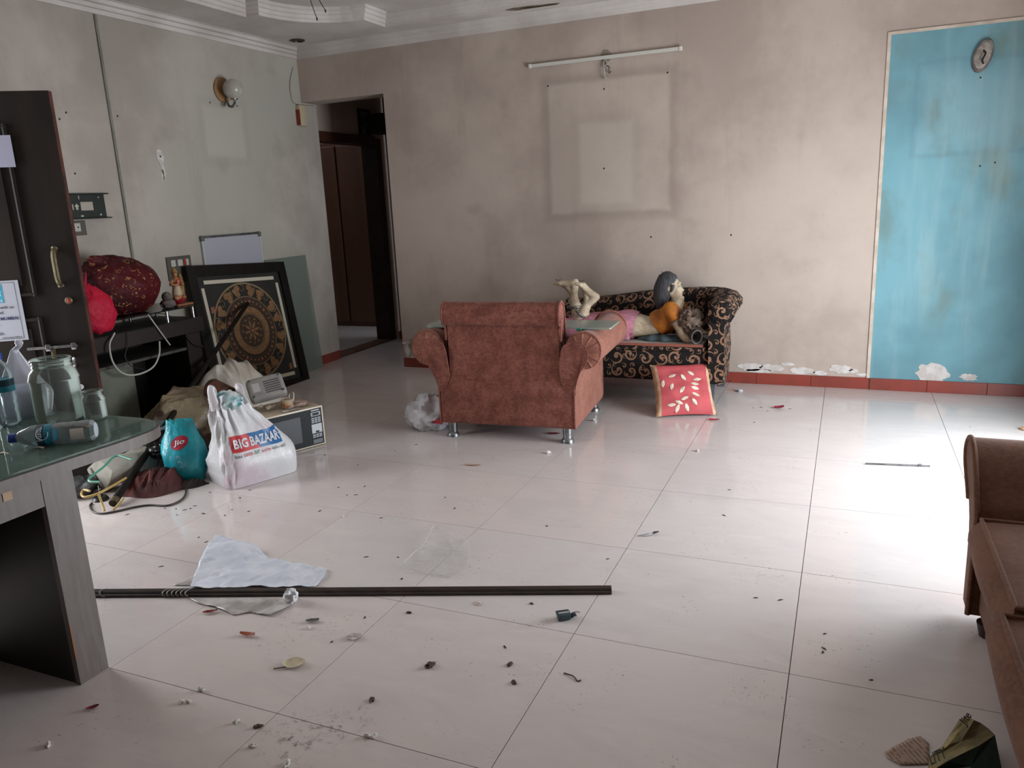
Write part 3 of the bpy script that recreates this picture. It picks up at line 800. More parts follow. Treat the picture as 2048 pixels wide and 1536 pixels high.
# anklets
MANK = M('tarnished_silver', '#8c8580', '#6a625c', scale=30, rough=.5, metal=.4)
def anklet(p, ax, r, k):
    fr = frames([p - ax, p + ax])[0]; a = MB()
    for j in range(k): a.ball(p + fr[1] * math.cos(2 * math.pi * j / k) * r + fr[2] * math.sin(2 * math.pi * j / k) * r + ax * .01 * math.sin(4 * math.pi * j / k), .0085, 8, 6)
    a.tube([p + fr[1] * math.cos(2 * math.pi * j / 24) * (r - .002) + fr[2] * math.sin(2 * math.pi * j / 24) * (r - .002) for j in range(24)], .008, 6, True)
    a.build('anklet', MANK, st)
k1, a1 = sx(-1.90, -.085, .515), PX(1176, 607, y=ST.y - .07); k2, a2 = sx(-1.93, .075, .515), PX(1147, 588, y=ST.y + .09)
anklet(k1.lerp(a1, .60), (a1 - k1).normalized(), .058, 20); anklet(k2.lerp(a2, .60), (a2 - k2).normalized(), .058, 20)
b = MB()
for s_, kk, aa in ((-1, k1, a1), (1, k2, a2)):
    ax = (aa - kk); RR = []
    for i in range(6):
        c = kk.lerp(aa, .12 + i * .055); RR.append([c + V((math.cos(a) * (.06 - .002 * i) * (1 + .08 * math.sin(5 * a + i)), math.sin(a) * (.06 - .002 * i) * (1 + .08 * math.cos(4 * a + i)), .008 * math.sin(3 * a + i))) for a in [2 * math.pi * k / 20 for k in range(20)]])
    b.rings(RR, cap=False)
b.build('trouser_cuffs', MSKT, st, 60)
# hair: cap over the skull with strands falling down the back
MHAIR = M('dusty_black_hair', '#3d3c40', '#2a2a2d', scale=10, rough=.7, stretch=(6, 6, .8), bump=.6, bscale=40)
hc = sx(-1.178, 0, .838); b = MB(); RR = []
for j in range(13):
    t_ = j / 12
    a = lerp(-.02, 1.0, t_)
    zc = lerp(.105, -.20, a); c = hc + V((-.028 - .045 * smooth(a) + .02 * smooth((a - .7) / .3), 0, zc))
    w = .074 * (math.sin(math.pi * min(.62, a * .75 + .10)) ** .55) * (1 if a < .6 else lerp(1, .35, (a - .6) / .4)); d = .086 * (math.sin(math.pi * min(.55, a * .8 + .10)) ** .55) * (1 if a < .35 else lerp(1, .32, (a - .35) / .65))
    if j == 0: w, d = .012, .012
    RR.append([c + V((math.cos(q) * d * (1 + .04 * math.sin(9 * q)) + (.012 if math.cos(q) > 0 and a < .3 else 0), math.sin(q) * w * (1 + .04 * math.sin(11 * q + j)), 0)) for q in [2 * math.pi * k / 28 for k in range(28)]])
b.rings(RR); hair = b.build('hair', MHAIR, st, 60)
for s in (-1, 1):
    b = MB(); b.tube(spline([hc + V((.030, s * .054, .02)), hc + V((.026, s * .060, -.012)), hc + V((.014, s * .060, -.034))], 4), [.012] * 4 + [.010] * 3 + [.006] * 2, 8); b.build('side_lock', MHAIR, hair, 60)
MEYE = M('eye_paint', '#2a2320', rough=.4)
for s in (-1, 1): MB().ball(hc + V((.0735, s * .025, .005)), (.004, .008, .0035), 8, 6).build('eye', MEYE, st)
b = MB(); b.ball(hc + V((.089, 0, -.056)), (.004, .013, .0055), 10, 6); b.build('lips', M('lip_paint', '#8a5a4c', rough=.5), st)
# brownish crumpled drapery and a dark sleeve tube in front of her chest
def crumple(name, c, r, seed, mat, parent=None, amp=.35, freq=2.2, nu=36, nv=22, zmin=None, ang=50, ridged=True):
    b = MB(); c = V(c); r = r if isinstance(r, tuple) else (r, r, r); R = []
    for j in range(nv):
        a = math.pi * (j + .03) / (nv - .94) - math.pi / 2; ring = []
        for i in range(nu):
            q = V((math.cos(a) * math.cos(2 * math.pi * i / nu), math.cos(a) * math.sin(2 * math.pi * i / nu), math.sin(a)))
            k = turb(q, freq, seed, 3)
            if ridged: k = .5 - abs(k) * 1.6
            p = c + V((q.x * r[0], q.y * r[1], q.z * r[2])) * (1 + amp * k)
            if zmin is not None and p.z < zmin: p.z = zmin
            ring.append(p)
        R.append(ring)
    b.rings(R)
    return b.build(name, mat, parent, ang)
crumple('crumpled_drapery', sx(-.998, -.150, .612), (.082, .06, .085), 3, MSKD, st, .55, 2.4)
b = MB(); tc = sx(-.962, -.20, .515)
dirt = V((.55, -.8, -.12)).normalized(); fr = frames([tc, tc + dirt])[0]
rg = lambda p, r, rr=1: [p + fr[1] * math.cos(a) * r + fr[2] * math.sin(a) * r * .8 for a in [2 * math.pi * k / 24 for k in range(24)]]
b.rings([rg(tc - dirt * .07, .035), rg(tc - dirt * .02, .045), rg(tc + dirt * .035, .052), rg(tc + dirt * .035, .044), rg(tc - dirt * .02, .036), rg(tc - dirt * .06, .028)])
b.build('sleeve_tube', M('dark_plaster', '#4a4442', '#35302e', scale=14, rough=.6), st, 50)
MPETAL = M('dried_petal', '#5a2320', '#3a1614', scale=30, rough=.7)
for u, v, dy in ((1329, 547, 0), (1117, 562, .09), (1163, 564, -.07)):
    p = PX(u, v, y=ST.y + dy); b = MB()
    b.grid(5, 4, lambda s, t: p + V(((s - .5) * .045, (t - .5) * .02, .004 + .03 * (s - .5) ** 2 + .004 * math.sin(t * 3)))); b.build('stuck_petal', MPETAL, st)
bs_ = None
# ================================================================ red cushion with gold leaves, leaning on the sofa
pb0, pb1 = V((-1.135, 5.085, .0)), V((-.785, 5.225, .0))
ex = (pb1 - pb0).normalized(); fw = V((0, 0, 1)).cross(ex)          # away from the camera
tilt = math.radians(48); ey = fw * math.cos(tilt) + V((0, 0, 1)) * math.sin(tilt); en = ex.cross(ey)
if en.dot(CAM - pb0) < 0: en = -en
CS = .415; org = pb0.lerp(pb1, .5) - ex * CS / 2 - en * .05 + V((0, 0, .008))
def cush(u, v, side):
    k = (1 - (2 * u - 1) ** 2) ** .5 * (1 - (2 * v - 1) ** 2) ** .5 if 0 < u < 1 and 0 < v < 1 else 0
    th = .055 * k ** .8 + .003 * math.sin(u * 19 + v * 7) * k + .004 * math.sin(v * 23 - u * 5) * k
    pin = .035
    uu = u + pin * (2 * u - 1) * (-(1 - (2 * v - 1) ** 2)) * .9; vv = v + pin * (2 * v - 1) * (-(1 - (2 * u - 1) ** 2)) * .9
    return org + ex * uu * CS + ey * vv * CS + en * (side * th + .05)
cu = thing('leaf_cushion', 'red cushion with pale leaf patches leaning on the sofa front', 'cushion', tuple(pb0.lerp(pb1, .5)))
MRED = M('red_cotton', '#b85054', '#a8444a', scale=8, rough=.8, bump=.35, bscale=30)
MGOLD = M('gold_border', '#c2a184', '#a9876a', scale=20, rough=.6)
for nm, mt, u0, u1 in (('cover', MRED, .09, .94), ('border', MGOLD, 0, .09), ('border', MGOLD, .94, 1)):
    b = MB(); nu = 20 if nm == 'cover' else 4
    for sd in (1, -1): b.grid(nu, 22, lambda s, t: cush(lerp(u0, u1, s), t, sd))
    b.build(nm, mt, cu, 60)
def on_plane(u, v, o, n):
    d = CF + CR * ((u - 1024) / FPX) - CU * ((v - 768) / FPX)
    return CAM + d * ((o - CAM).dot(n) / d.dot(n))
MLEAF = M('leaf_patch', '#d9cfc0', '#bfae98', scale=60, rough=.5)
leaves = [(1343, 751, 20), (1366, 755, -60), (1382, 745, -45), (1396, 758, 5), (1323, 767, 80), (1342, 774, 70), (1391, 768, -10), (1364, 781, 50), (1391, 777, -12), (1393, 790, -25), (1370, 798, 25), (1390, 805, -60), (1343, 811, -5), (1358, 807, -25), (1375, 816, -75), (1356, 823, 65)]
for u, v, an in leaves:
    p = on_plane(u, v, org + en * .095, en); a = (p - org).dot(ex) / CS; c = (p - org).dot(ey) / CS
    a = min(.86, max(.14, a)); c = min(.92, max(.08, c)); an = math.radians(an)
    b = MB()
    def lf(s, t):
        x = (s - .5) * .062; w = .013 * math.sin(math.pi * s) ** .8 * (t - .5) * 2
        return cush(a + (x * math.cos(an) - w * math.sin(an)) / CS, c + (x * math.sin(an) + w * math.cos(an)) / CS, 1) + en * (.003 - .0012 * abs(t - .5) * 2)
    b.grid(9, 5, lf); b.build('leaf_patch', MLEAF, cu)

# ================================================================ brown velvet sofa at the right edge
MV = velvet('brown_velvet', '#664636', '#553a2c', '#70503f', 4)
s2 = thing('velvet_sofa', 'brown velvet sofa at the right edge with piped seat cushions', 'sofa', (.95, 1.7, 0))
X0, X1 = .455, 1.33
MB().rbox(X0 + .02, X1, .70, 2.82, .05, .262, .025, 3).build('base', MV, s2)
# far arm, flaring outward, with a rolled top
ap = smooth_poly([(2.80, .05), (2.80, .38), (2.85, .47), (2.92, .545), (2.985, .59), (3.05, .607), (3.11, .592), (3.15, .55), (3.14, .50), (3.08, .455), (3.0, .40), (2.93, .30), (2.91, .05)], 3)
arm = MB().prism(ap, lambda a, bb, k: (X0 - .012 if k == 0 else X1 - .05, a, bb)).build('arm', MV, s2, 40)
MB().tube([(X0 - .012, a, bb) for a, bb in ap[:-6]], .009, 8).build('piping', MV, arm)
ap2 = [(.70 - (a - 2.80), bb) for a, bb in ap]
arm2 = MB().prism(ap2, lambda a, bb, k: (X0 - .012 if k == 0 else X1 - .05, a, bb)).build('arm', MV, s2, 40)
def soft_cushion(name, x0, x1, y0, y1, z0, z1, par):
    b = MB(); nu, nv = 22, 22
    ro = lambda t: (abs(2 * t - 1) ** 4)
    def top(u, v): return V((lerp(x0, x1, u), lerp(y0, y1, v), z1 + .022 * (1 - (2 * u - 1) ** 2) * (1 - (2 * v - 1) ** 2) + .004 * turb((u * 3, v * 3, 1), 1.5, 4)))
    b.grid(nu, nv, top)
    def rim(k): # point around the edge
        s = k % 4
        return [(s, 0), (1, s - 1), (3 - s, 1), (0, 4 - s)][int(s) if s < 4 else 3]
    R = []
    for j in range(6):
        t = j / 5; bul = .042 * math.sin(math.pi * t)
        ring = []
        for i in range(80):
            u, v = rim(i / 20); p = V((lerp(x0, x1, u), lerp(y0, y1, v), lerp(z1, z0, t)))
            c = V(((x0 + x1) / 2, (y0 + y1) / 2, p.z)); d = (p - c).normalized(); ring.append(p + d * bul)
        R.append(ring)
    b.rings(R, cap=False)
    b.add([(x0, y0, z0), (x1, y0, z0), (x1, y1, z0), (x0, y1, z0)], [(0, 1, 2, 3)])
    o = b.build(name, MV, par, 50)
    for z in (z1 + .002, z0 + .006):
        pts = []
        for i in range(40):
            u, v = rim(i / 10); pts.append(V((lerp(x0, x1, u), lerp(y0, y1, v), z)))
        MB().tube(pts, .009, 8, True).build('piping', MV, o)
    return o
soft_cushion('seat_cushion', X0 - .002, 1.16, 2.175, 2.775, .262, .408, s2)
soft_cushion('seat_cushion', X0 - .035, 1.16, 1.47, 2.150, .262, .395, s2)
soft_cushion('seat_cushion', X0 - .012, 1.16, .76, 1.44, .285, .405, s2)
MB().rbox(1.12, 1.33, .72, 2.80, .30, .80, .06, 4).build('backrest', MV, s2)
for x in (.50, 1.27):
    for y in (.66, 2.76): MB().lathe([(.035, .05), (.028, .02), (.024, 0)], (x, y, 0), 14).build('foot', MFRAMEW, s2)
random.seed(5)
# ================================================================ open entrance door leaf
DH = V((-4.638, 2.502, 0)); DA = math.radians(35.0); DW, DZ = .90, 2.175
MDOOR = M('dark_polished_door', '#211812', '#150f0b', scale=5, rough=.6, spec=.25, stretch=(1, 1, .2), bump=.1, bscale=20)
MEDGE = M('worn_red_brown_edge', '#5a2f25', '#3c211b', scale=12, rough=.6)
MBRASS = M('aged_brass', '#6a6048', '#4f4735', scale=30, rough=.5, metal=.6)
MCHROME = M('chrome', '#b9bcc0', rough=.2, metal=1)
dr_ = thing('entrance_door', 'dark wooden panelled entrance door standing open with notice', 'door', tuple(DH), DA)
dm = WM[dr_.name]; dinv = dm.inverted(); dn = dm.to_3x3() @ V((0, -1, 0))
def on_door(u, v, off=0.0):
    q = on_plane(u, v, DH + dn * off, dn); return dinv @ q
MB().rbox(0, DW - .004, 0, .04, .012, DZ, .004, 1).build('leaf', MDOOR, dr_, local=True)
MB().box(DW - .004, DW, .001, .039, .014, DZ - .002).build('edge_lipping', MEDGE, dr_, local=True)
def panel(x0, x1, z0, z1):
    fr = MB(); w = .03
    fr.prism([(x0, z0), (x1, z0), (x1, z1), (x0, z1)], lambda a, b, k: (a, -.004 + .004 * k, b))
    o = fr.build('panel', MDOOR, dr_, local=True)
    for (a0, b0, a1, b1) in ((x0, z0, x1, z0), (x0, z1, x1, z1), (x0, z0, x0, z1), (x1, z0, x1, z1)):
        d = V((a1 - a0, 0, b1 - b0)).normalized(); p0 = V((a0, -.002, b0)); p1 = V((a1, -.002, b1))
        MB().tube([p0 - d * .012, p1 + d * .012], .012, 8, flat=1).build('moulding', MDOOR, o, local=True)
    MB().prism([(x0 + .05, z0 + .05), (x1 - .05, z0 + .05), (x1 - .05, z1 - .05), (x0 + .05, z1 - .05)], lambda a, b, k: (a, -.012 + .008 * k, b)).build('raised_field', MDOOR, o, local=True)
pe = on_door(35, 400).x
panel(.14, pe, 1.12, 2.0); panel(.14, pe, .20, .98)
# notice pasted on the upper panel, bank notice text as far as it can be read
MPAPER = M('notice_paper', '#a9adb8', rough=.8); MCY = M('cyan_print', '#2f9dbd', rough=.7); MINK = M('black_ink', '#26262c', rough=.7); MINKB = M('blue_ink', '#2b2d5c', rough=.7)
a = on_door(0, 565, .014); b_ = on_door(34, 560, .014); c_ = on_door(59, 679, .014)
nx1 = (b_.x + c_.x) / 2; nz0, nz1 = c_.z, b_.z; nx0 = nx1 - .40
no = tag(MB().prism([(nx0, nz0), (nx1, nz0), (nx1, nz1), (nx0, nz1)], lambda p, q, k: dm @ V((p, -.0145 + .001 * k, q))).build('notice', MPAPER, ang=None), 'white printed bank notice pasted on the dark entrance door', 'notice')
def onn(u, v, e=.0155): return dm @ V((u, -e, v))
for z0, z1, x0, x1 in ((nz0 + .010, nz0 + .012, nx0, nx1 - .02), (nz1 - .012, nz1 - .010, nx0, nx1 - .02)):
    MB().add([onn(x0, z0), onn(x1, z0), onn(x1, z1), onn(x0, z1)], [(0, 1, 2, 3)]).build('printed_line', MINK, no, None)
MB().add([onn(nx1 - .022, nz0 + .01), onn(nx1 - .020, nz0 + .01), onn(nx1 - .020, nz1 - .01), onn(nx1 - .022, nz1 - .01)], [(0, 1, 2, 3)]).build('printed_line', MINK, no, None)
H = nz1 - nz0
MB().add([onn(nx0 + .05, nz1 - H * .36), onn(nx1 - .085, nz1 - H * .36), onn(nx1 - .085, nz1 - H * .05), onn(nx0 + .05, nz1 - H * .05)], [(0, 1, 2, 3)]).build('logo_block', MCY, no, None)
MWHT = M('white_print', '#c9d3dc', rough=.7)
onp = lambda u, v: onn(u, v, .0165)
def right_text(s, xr, z, h, mat, bold=.01):
    vs, fs = text_geo(s, None, h, bold)
    if not vs: return
    w = max(q[0] for q in vs)
    bq = MB(); bq.add([onp(xr - w + q[0], z + q[1]) for q in vs], fs); bq.build('printed_text', mat, no, None)
right_text('\u0915', nx1 - .092, nz1 - H * .155, H * .075, MWHT); right_text('\u0915', nx1 - .092, nz1 - H * .255, H * .075, MWHT); right_text('dia', nx1 - .092, nz1 - H * .345, H * .06, MWHT)
right_text('with us', nx1 - .045, nz1 - H * .46, H * .05, MINK); right_text('ted', nx1 - .10, nz1 - H * .545, H * .05, MINK)
right_text('CH MUMBAI', nx1 - .030, nz1 - H * .65, H * .055, MINKB, .02); right_text('al \u201d,', nx1 - .125, nz1 - H * .745, H * .045, MINK)
right_text('d,', nx1 - .155, nz1 - H * .825, H * .045, MINK); right_text('020.', nx1 - .115, nz1 - H * .895, H * .045, MINK); right_text('Authorised Officer', nx1 - .030, nz1 - H * .955, H * .028, MINK)
a1_ = on_door(0, 335, .014); a2_ = on_door(20, 270, .014)
tag(MB().prism([(a2_.x - .25, a1_.z), (a2_.x, a1_.z), (a2_.x, a2_.z), (a2_.x - .25, a2_.z)], lambda p, q, k: dm @ V((p, -.0145 + .001 * k, q))).build('notice', M('lilac_paper', '#9a9aae', rough=.8), ang=None), 'blank pale sheet pasted high on the entrance door', 'paper')
# pull handle, knob, bolt and padlock staple
h0, h1 = on_door(112, 497), on_door(120, 570); hx = (h0.x + h1.x) / 2
MB().tube(spline([(hx, -.004, h0.z), (hx, -.035, h0.z - .03), (hx, -.04, (h0.z + h1.z) / 2), (hx, -.035, h1.z + .03), (hx, -.004, h1.z)], 6), [.018] + [.014] * 22 + [.013, .018], 10).build('pull_handle', MBRASS, dr_, local=True)
k0 = on_door(138, 601); rotm = Matrix.Rotation(math.radians(90), 4, 'X')
kn = MB().lathe([(.020, 0), (.020, .006), (.014, .012), (.002, .013)], k0, 16, rotm).build('key_rose', MBRASS, dr_, local=True)
MB().ball(k0 + V((.003, -.013, 0)), (.010, .006, .012), 10, 6).build('red_wax', M('red_dab', '#a02a22', rough=.5), kn, local=True)
b0, b1 = on_door(58, 697), on_door(158, 690)
bolt = MB().tube([(b0.x, -.022, b0.z), (b1.x, -.022, b0.z)], .008, 10).build('tower_bolt', MSTEEL, dr_, local=True)
for f in (.42, .93): MB().rbox(lerp(b0.x, b1.x, f) - .014, lerp(b0.x, b1.x, f) + .014, -.036, 0, b0.z - .02, b0.z + .02, .006, 2).build('bolt_guide', MCHROME, bolt, local=True)
bx = lerp(b0.x, b1.x, .50); MB().rbox(bx - .012, bx + .012, -.03, -.012, b0.z - .065, b0.z, .006, 2).build('bolt_knob', MBRASS, bolt, local=True)
q = on_door(152, 722); MB().tube(spline([(q.x, -.002, q.z + .03), (q.x + .005, -.04, q.z + .02), (q.x + .005, -.045, q.z - .02), (q.x, -.002, q.z - .03)], 5), .010, 8).build('lock_handle', MCHROME, dr_, local=True)
q = on_door(163, 773); MB().lathe([(.015, 0), (.015, .003), (.001, .0035)], (q.x, -.006, q.z), 16, rotm).build('number_tag', M('white_tag', '#b8bcc2', rough=.4), dr_, local=True)

# ================================================================ reception desk in the foreground
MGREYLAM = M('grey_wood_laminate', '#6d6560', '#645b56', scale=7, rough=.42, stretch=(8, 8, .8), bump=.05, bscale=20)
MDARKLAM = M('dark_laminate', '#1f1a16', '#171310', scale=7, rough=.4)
dk = thing('reception_desk', 'grey laminate desk with glass top at the left edge', 'desk', (-2.7, 1.3, 0))
zt = .765
rim = [V((-2.315, .60)), V((-2.232, 1.80))] + [V((-2.236, 1.88))] + rc(V((-2.236, 1.88)), V((-2.245, 2.01)), V((-2.40, 2.018)), 8)[1:] + [V((-3.18, 2.0)), V((-3.18, .60))]
MB().prism([(p.x, p.y) for p in rim], lambda a, b, k: (a, b, .728 + (zt - .728) * k)).build('top_slab', MGREYLAM, dk, 30)
inn = inset([(p.x, p.y) for p in rim], .012)
MTOP = M('dusty_top_laminate', '#6d756f', '#606963', scale=5, rough=.5)
MB().prism(inn, lambda a, b, k: (a, b, zt + .0002 + .0006 * k)).build('top_lining', MTOP, dk, None)
MB().prism(inn, lambda a, b, k: (a, b, zt + .001 + .008 * k)).build('glass_sheet', MGLG, dk, 30)
MB().box(-2.300, -2.272, .72, 1.50, .637, .727).build('apron', MGREYLAM, dk)
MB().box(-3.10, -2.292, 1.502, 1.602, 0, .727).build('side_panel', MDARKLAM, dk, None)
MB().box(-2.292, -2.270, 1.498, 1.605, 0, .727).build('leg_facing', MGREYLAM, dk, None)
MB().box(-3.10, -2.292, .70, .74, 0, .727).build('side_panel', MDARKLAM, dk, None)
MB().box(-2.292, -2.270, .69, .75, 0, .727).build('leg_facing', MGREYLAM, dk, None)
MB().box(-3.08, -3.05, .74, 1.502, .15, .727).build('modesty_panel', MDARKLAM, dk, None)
p = PX(15, 992, x=-2.27); MB().box(-2.2705, -2.2695, p.y - .014, p.y + .014, p.z - .014, p.z + .014).build('chipped_spot', M('bare_chip', '#b59a80', rough=.8), dk)
p0 = PX(150, 1260, x=-2.272); MB().box(-2.272, -2.2692, 1.4975, 1.501, .10, .22).build('chipped_edge', M('orange_chip', '#9c5f38', rough=.8), dk)
ZT = zt + .0095

# ---- things on the desk
def jar(name, label, base, R, H, neck, par_label=None):
    o = thing(name, label, 'jar', tuple(base))
    prof = [(R * .86, 0), (R * .97, H * .03), (R, H * .08), (R * .995, H * .66), (R * 1.03, H * .68), (R * 1.0, H * .72), (R * .93, H * .80), (neck, H * .87), (neck * 1.06, H * .885), (neck, H * .91), (neck, H * .93), (neck * 1.05, H * .945), (neck, H * .965), (neck, H)]
    w = .0035
    inner = [(max(.004, r - w), max(z, w * 1.5)) for r, z in prof[::-1]]
    MB().lathe(prof + inner, base, 32).build('glass_body', MGLC, o, 40)
    MB().tube([V(base) + V((math.cos(2 * math.pi * k / 32) * (neck + .002), math.sin(2 * math.pi * k / 32) * (neck + .002), H * .995)) for k in range(32)], .004, 6, True).build('rim', MGLC, o)
    return o
jb = PX(122, 843, z=ZT)
jar('glass_jar', 'large empty glass jar with threaded neck on the desk', (-2.700, 1.905, ZT), .083, .235, .064)
jar('glass_jar', 'small empty glass jar beside the large one on the desk', (-2.575, 1.955, ZT), .040, .105, .032)
MPET = glass('thin_plastic', '#d8dee0', .08, .05)
MLAB = M('teal_label', '#1f7f96', rough=.5); MLABD = M('dark_label', '#123b4c', rough=.5)
def bottle(o, m, R=.036, H=.265, label=True):
    prof = [(R * .7, 0), (R, .012), (R, .05), (R * .95, .056), (R, .062), (R, .08), (R * .95, .086), (R, .092), (R, .11), (R * .95, .116), (R, .122), (R * .97, .128), (R * .97, .178), (R, .183), (R * .93, .20), (R * .6, .232), (.0125, .242), (.0125, H - .018)]
    w = .0012
    MB().lathe(prof + [(max(.002, r - w), z + (w if k < 2 else 0)) for k, (r, z) in list(enumerate(prof))[::-1]], (0, 0, 0), 28).xf(m).build('bottle_body', MPET, o, 40)
    MB().lathe([(.0155, H - .022), (.0155, H), (.012, H + .002)], (0, 0, 0), 20).xf(m).build('cap', M('blue_cap', '#1f45a0', rough=.4), o)
    MB().lathe([(R * .985, .130), (R * .985, .176)], (0, 0, 0), 28).xf(m).build('label', MLAB, o)
    MB().grid(28, 2, lambda s, t: m @ V((R * .992 * math.cos(lerp(0, 6.28, s)), R * .992 * math.sin(lerp(0, 6.28, s)), lerp(.152, .176, t)))).build('label_band', MLABD, o)
    return R
bo_ = thing('water_bottle', 'clear plastic water bottle with blue cap lying on the desk', 'bottle', (-2.40, 1.67, ZT))
p0, p1 = V((-2.312, 1.748, ZT + .0365)), V((-2.512, 1.598, ZT + .0365))
ax = (p1 - p0).normalized(); sd = V((0, 0, 1)); m = Matrix((( (sd.cross(ax)).x, sd.x, ax.x, p0.x), ((sd.cross(ax)).y, sd.y, ax.y, p0.y), ((sd.cross(ax)).z, sd.z, ax.z, p0.z), (0, 0, 0, 1)))
R_ = bottle(bo_, m)
# lettering and ring on the label, facing the room
vs, fs = text_geo('EVEREST', .052, .017, .02)
def onb(u, v):  # u around (up), v along the bottle
    a = lerp(0, 2 * math.pi, u / (2 * math.pi * R_)) + .1
    return m @ V((R_ * 1.0 * math.cos(a) , R_ * 1.0 * math.sin(a), v))
side_room = -1 if (m.to_3x3() @ V((1, 0, 0))).dot(CAM - p0) < 0 else 1
def onb2(u, v):
    a = u / R_ + (0 if side_room > 0 else math.pi)
    return m @ V((R_ * 1.004 * math.cos(a), R_ * 1.004 * math.sin(a), v))
MB().add([onb2((q[0] - .012) * (1 if side_room > 0 else -1) * -1 * -1, .174 - q[1]) for q in vs], fs).build('label_text', MWHT, bo_, None)
MB().tube([onb2(math.cos(a) * .020 + .012, .156 + math.sin(a) * .018) for a in [2 * math.pi * k / 24 for k in range(20)]], .0011, 5).build('label_ring', MWHT, bo_)
MB().grid(8, 6, lambda s, t: onb2(lerp(-.02, .02, s), lerp(.03, .072, t))).build('white_sticker', M('white_sticker', '#c8c4bc', rough=.7), bo_)
# standing bottle and steel container in a tied plastic bag at the frame's left edge
b2 = thing('water_bottle', 'upright clear bottle at the left edge of the desk', 'bottle', (-2.835, 1.80, ZT))
bottle(b2, Matrix.Translation((-2.835, 1.80, ZT)), .038, .27)
st_ = thing('steel_container', 'round steel container inside the tied plastic bag on the desk', 'container', (-2.93, 1.93, ZT + .002))
MB().lathe([(.070, .002), (.074, .008), (.074, .085), (.077, .088), (.077, .096), (.072, .110), (.002, .112)], (-2.93, 1.93, ZT), 32).build('steel_body', M('steel_polished', '#9fa0ae', rough=.25, metal=.9), st_)
MB().lathe([(.075, .002), (.0752, .006)], (-2.93, 1.93, ZT), 32).build('blue_base_rim', M('blue_rim', '#23408a', rough=.4), st_)
MFILM = bpy.data.materials.new('thin_film'); t = NT(MFILM); t.set(col=lin('#dfe2ee'), rough=.25, alpha=.35, spec=.8)
bag_ = thing('plastic_bag', 'translucent tied plastic bag around a steel container on desk', 'bag', (-2.93, 1.93, ZT))
RR = []
for j in range(14):
    t_ = j / 13; r = lerp(.088, .10, min(1, t_ * 4)) if t_ < .35 else lerp(.10, .012, ((t_ - .35) / .65) ** .8)
    RR.append([V((-2.93 + math.cos(a) * r * (1 + .06 * math.sin(5 * a + t_ * 5)), 1.93 + math.sin(a) * r * (1 + .06 * math.cos(7 * a)), ZT + .0008 + t_ * .255)) for a in [2 * math.pi * k / 40 for k in range(40)]])
MB().rings(RR, cap=False).build('film', MFILM, bag_, 60)
MB().tube(spline([(-2.93, 1.93, ZT + .25), (-2.91, 1.94, ZT + .275), (-2.90, 1.93, ZT + .295)], 4), [.012, .011, .009, .01, .012, .014, .014, .012, .006], 8).build('knot', MFILM, bag_, 60)
for s_, (u, v, l, an) in enumerate([(78, 897, .035, .3), (58, 893, .025, 1.0), (8, 908, .04, .1)]):
    p = PX(u, v, z=ZT); MB().grid(7, 3, lambda s, t: (p.x + (s - .5) * l * math.cos(an) - (t - .5) * .008 * math.sin(an), p.y + (s - .5) * l * math.sin(an) + (t - .5) * .008 * math.cos(an), ZT + .001 + .004 * math.sin(math.pi * s) + .0015 * t))
    b = MB(); b.grid(7, 3, lambda s, t: (p.x + (s - .5) * l * math.cos(an) - (t - .5) * .008 * math.sin(an), p.y + (s - .5) * l * math.sin(an) + (t - .5) * .008 * math.cos(an), ZT + .001 + .004 * math.sin(math.pi * s) + .0015 * t))
    tag(b.build('plaster_shaving', M('shaving_cream', '#b8b0a0', rough=.8)), ['curled cream shaving just below the bottle label on the desk', 'short cream shaving near the blue bottle cap on the desk', 'white sliver at the left edge of the glass desk top'][s_], 'scrap')
tag(MB().rbox(-2.60, -2.49, 1.845, 1.865, ZT, ZT + .006, .002, 1).build('wooden_strip', M('pale_wood', '#b59a86', rough=.7)), 'thin pale wooden strip lying behind the water bottle', 'stick')

# ================================================================ television console with glass shelf along the left wall
MCON = M('dark_brown_console', '#241a15', '#1a120f', scale=6, rough=.6, spec=.3); MCONT = M('dusty_console_top', '#3c3a34', '#2b2925', scale=9, rough=.6)
tv = thing('tv_console', 'dark brown television console against the left wall', 'cabinet', (-4.5, 3.7, 0))
cx0, cx1, cy0, cy1 = XL + .012, -4.27, 2.95, 4.225
MB().rbox(cx0, cx1, cy0, cy1, .685, .782, .003, 1).build('drawer_box', MCON, tv)
MB().box(cx0 + .004, cx1 - .004, cy0 + .004, cy1 - .004, .782, .7835).build('top_surface', MCONT, tv)
MB().rbox(cx0, cx1 - .01, cy1 - .17, cy1 - .04, .09, .685, .003, 1).build('end_pedestal', MCON, tv)
MB().box(cx0, cx0 + .012, cy0, cy1 - .17, .09, .685).build('back_panel', MDARKLAM, tv)
MB().rbox(cx0, cx1 - .02, cy0, cy1 - .17, .570, .590, .002, 1).build('shelf', MCONT, tv)
MB().rbox(cx0 + .012, cx1 - .06, cy0 + .05, 3.62, .11, .57, .003, 1).build('grey_door', M('grey_panel', '#5f6154', '#4c4e44', scale=3, rough=.6), tv)
MB().box(cx0, cx1 - .05, cy0, cy1 - .04, 0, .09).build('plinth', MDARKLAM, tv)
MB().tube(spline([(cx1 - .005, cy1 - .17, .66), (cx1 + .002, cy1 - .12, .60), (cx1 + .002, cy1 - .04, .57)], 5), .006, 6).build('curved_apron', MCON, tv)
gsh = MB().rbox(cx0 + .01, cx1 + .0, 3.20, cy1 + .01, .868, .876, .002, 1).build('glass_shelf', M('black_glass', '#1a211e', rough=.08), tv)
for y in (3.30, 3.95, cy1 - .04):
    for x in (cx0 + .05, cx1 - .05): MB().lathe([(.012, .7835), (.012, .868)], (x, y, 0), 12).build('shelf_post', MCHROME, tv)
MWC = M('white_cable', '#a9a89e', rough=.5); MBC = M('black_cable', '#161514', rough=.5)
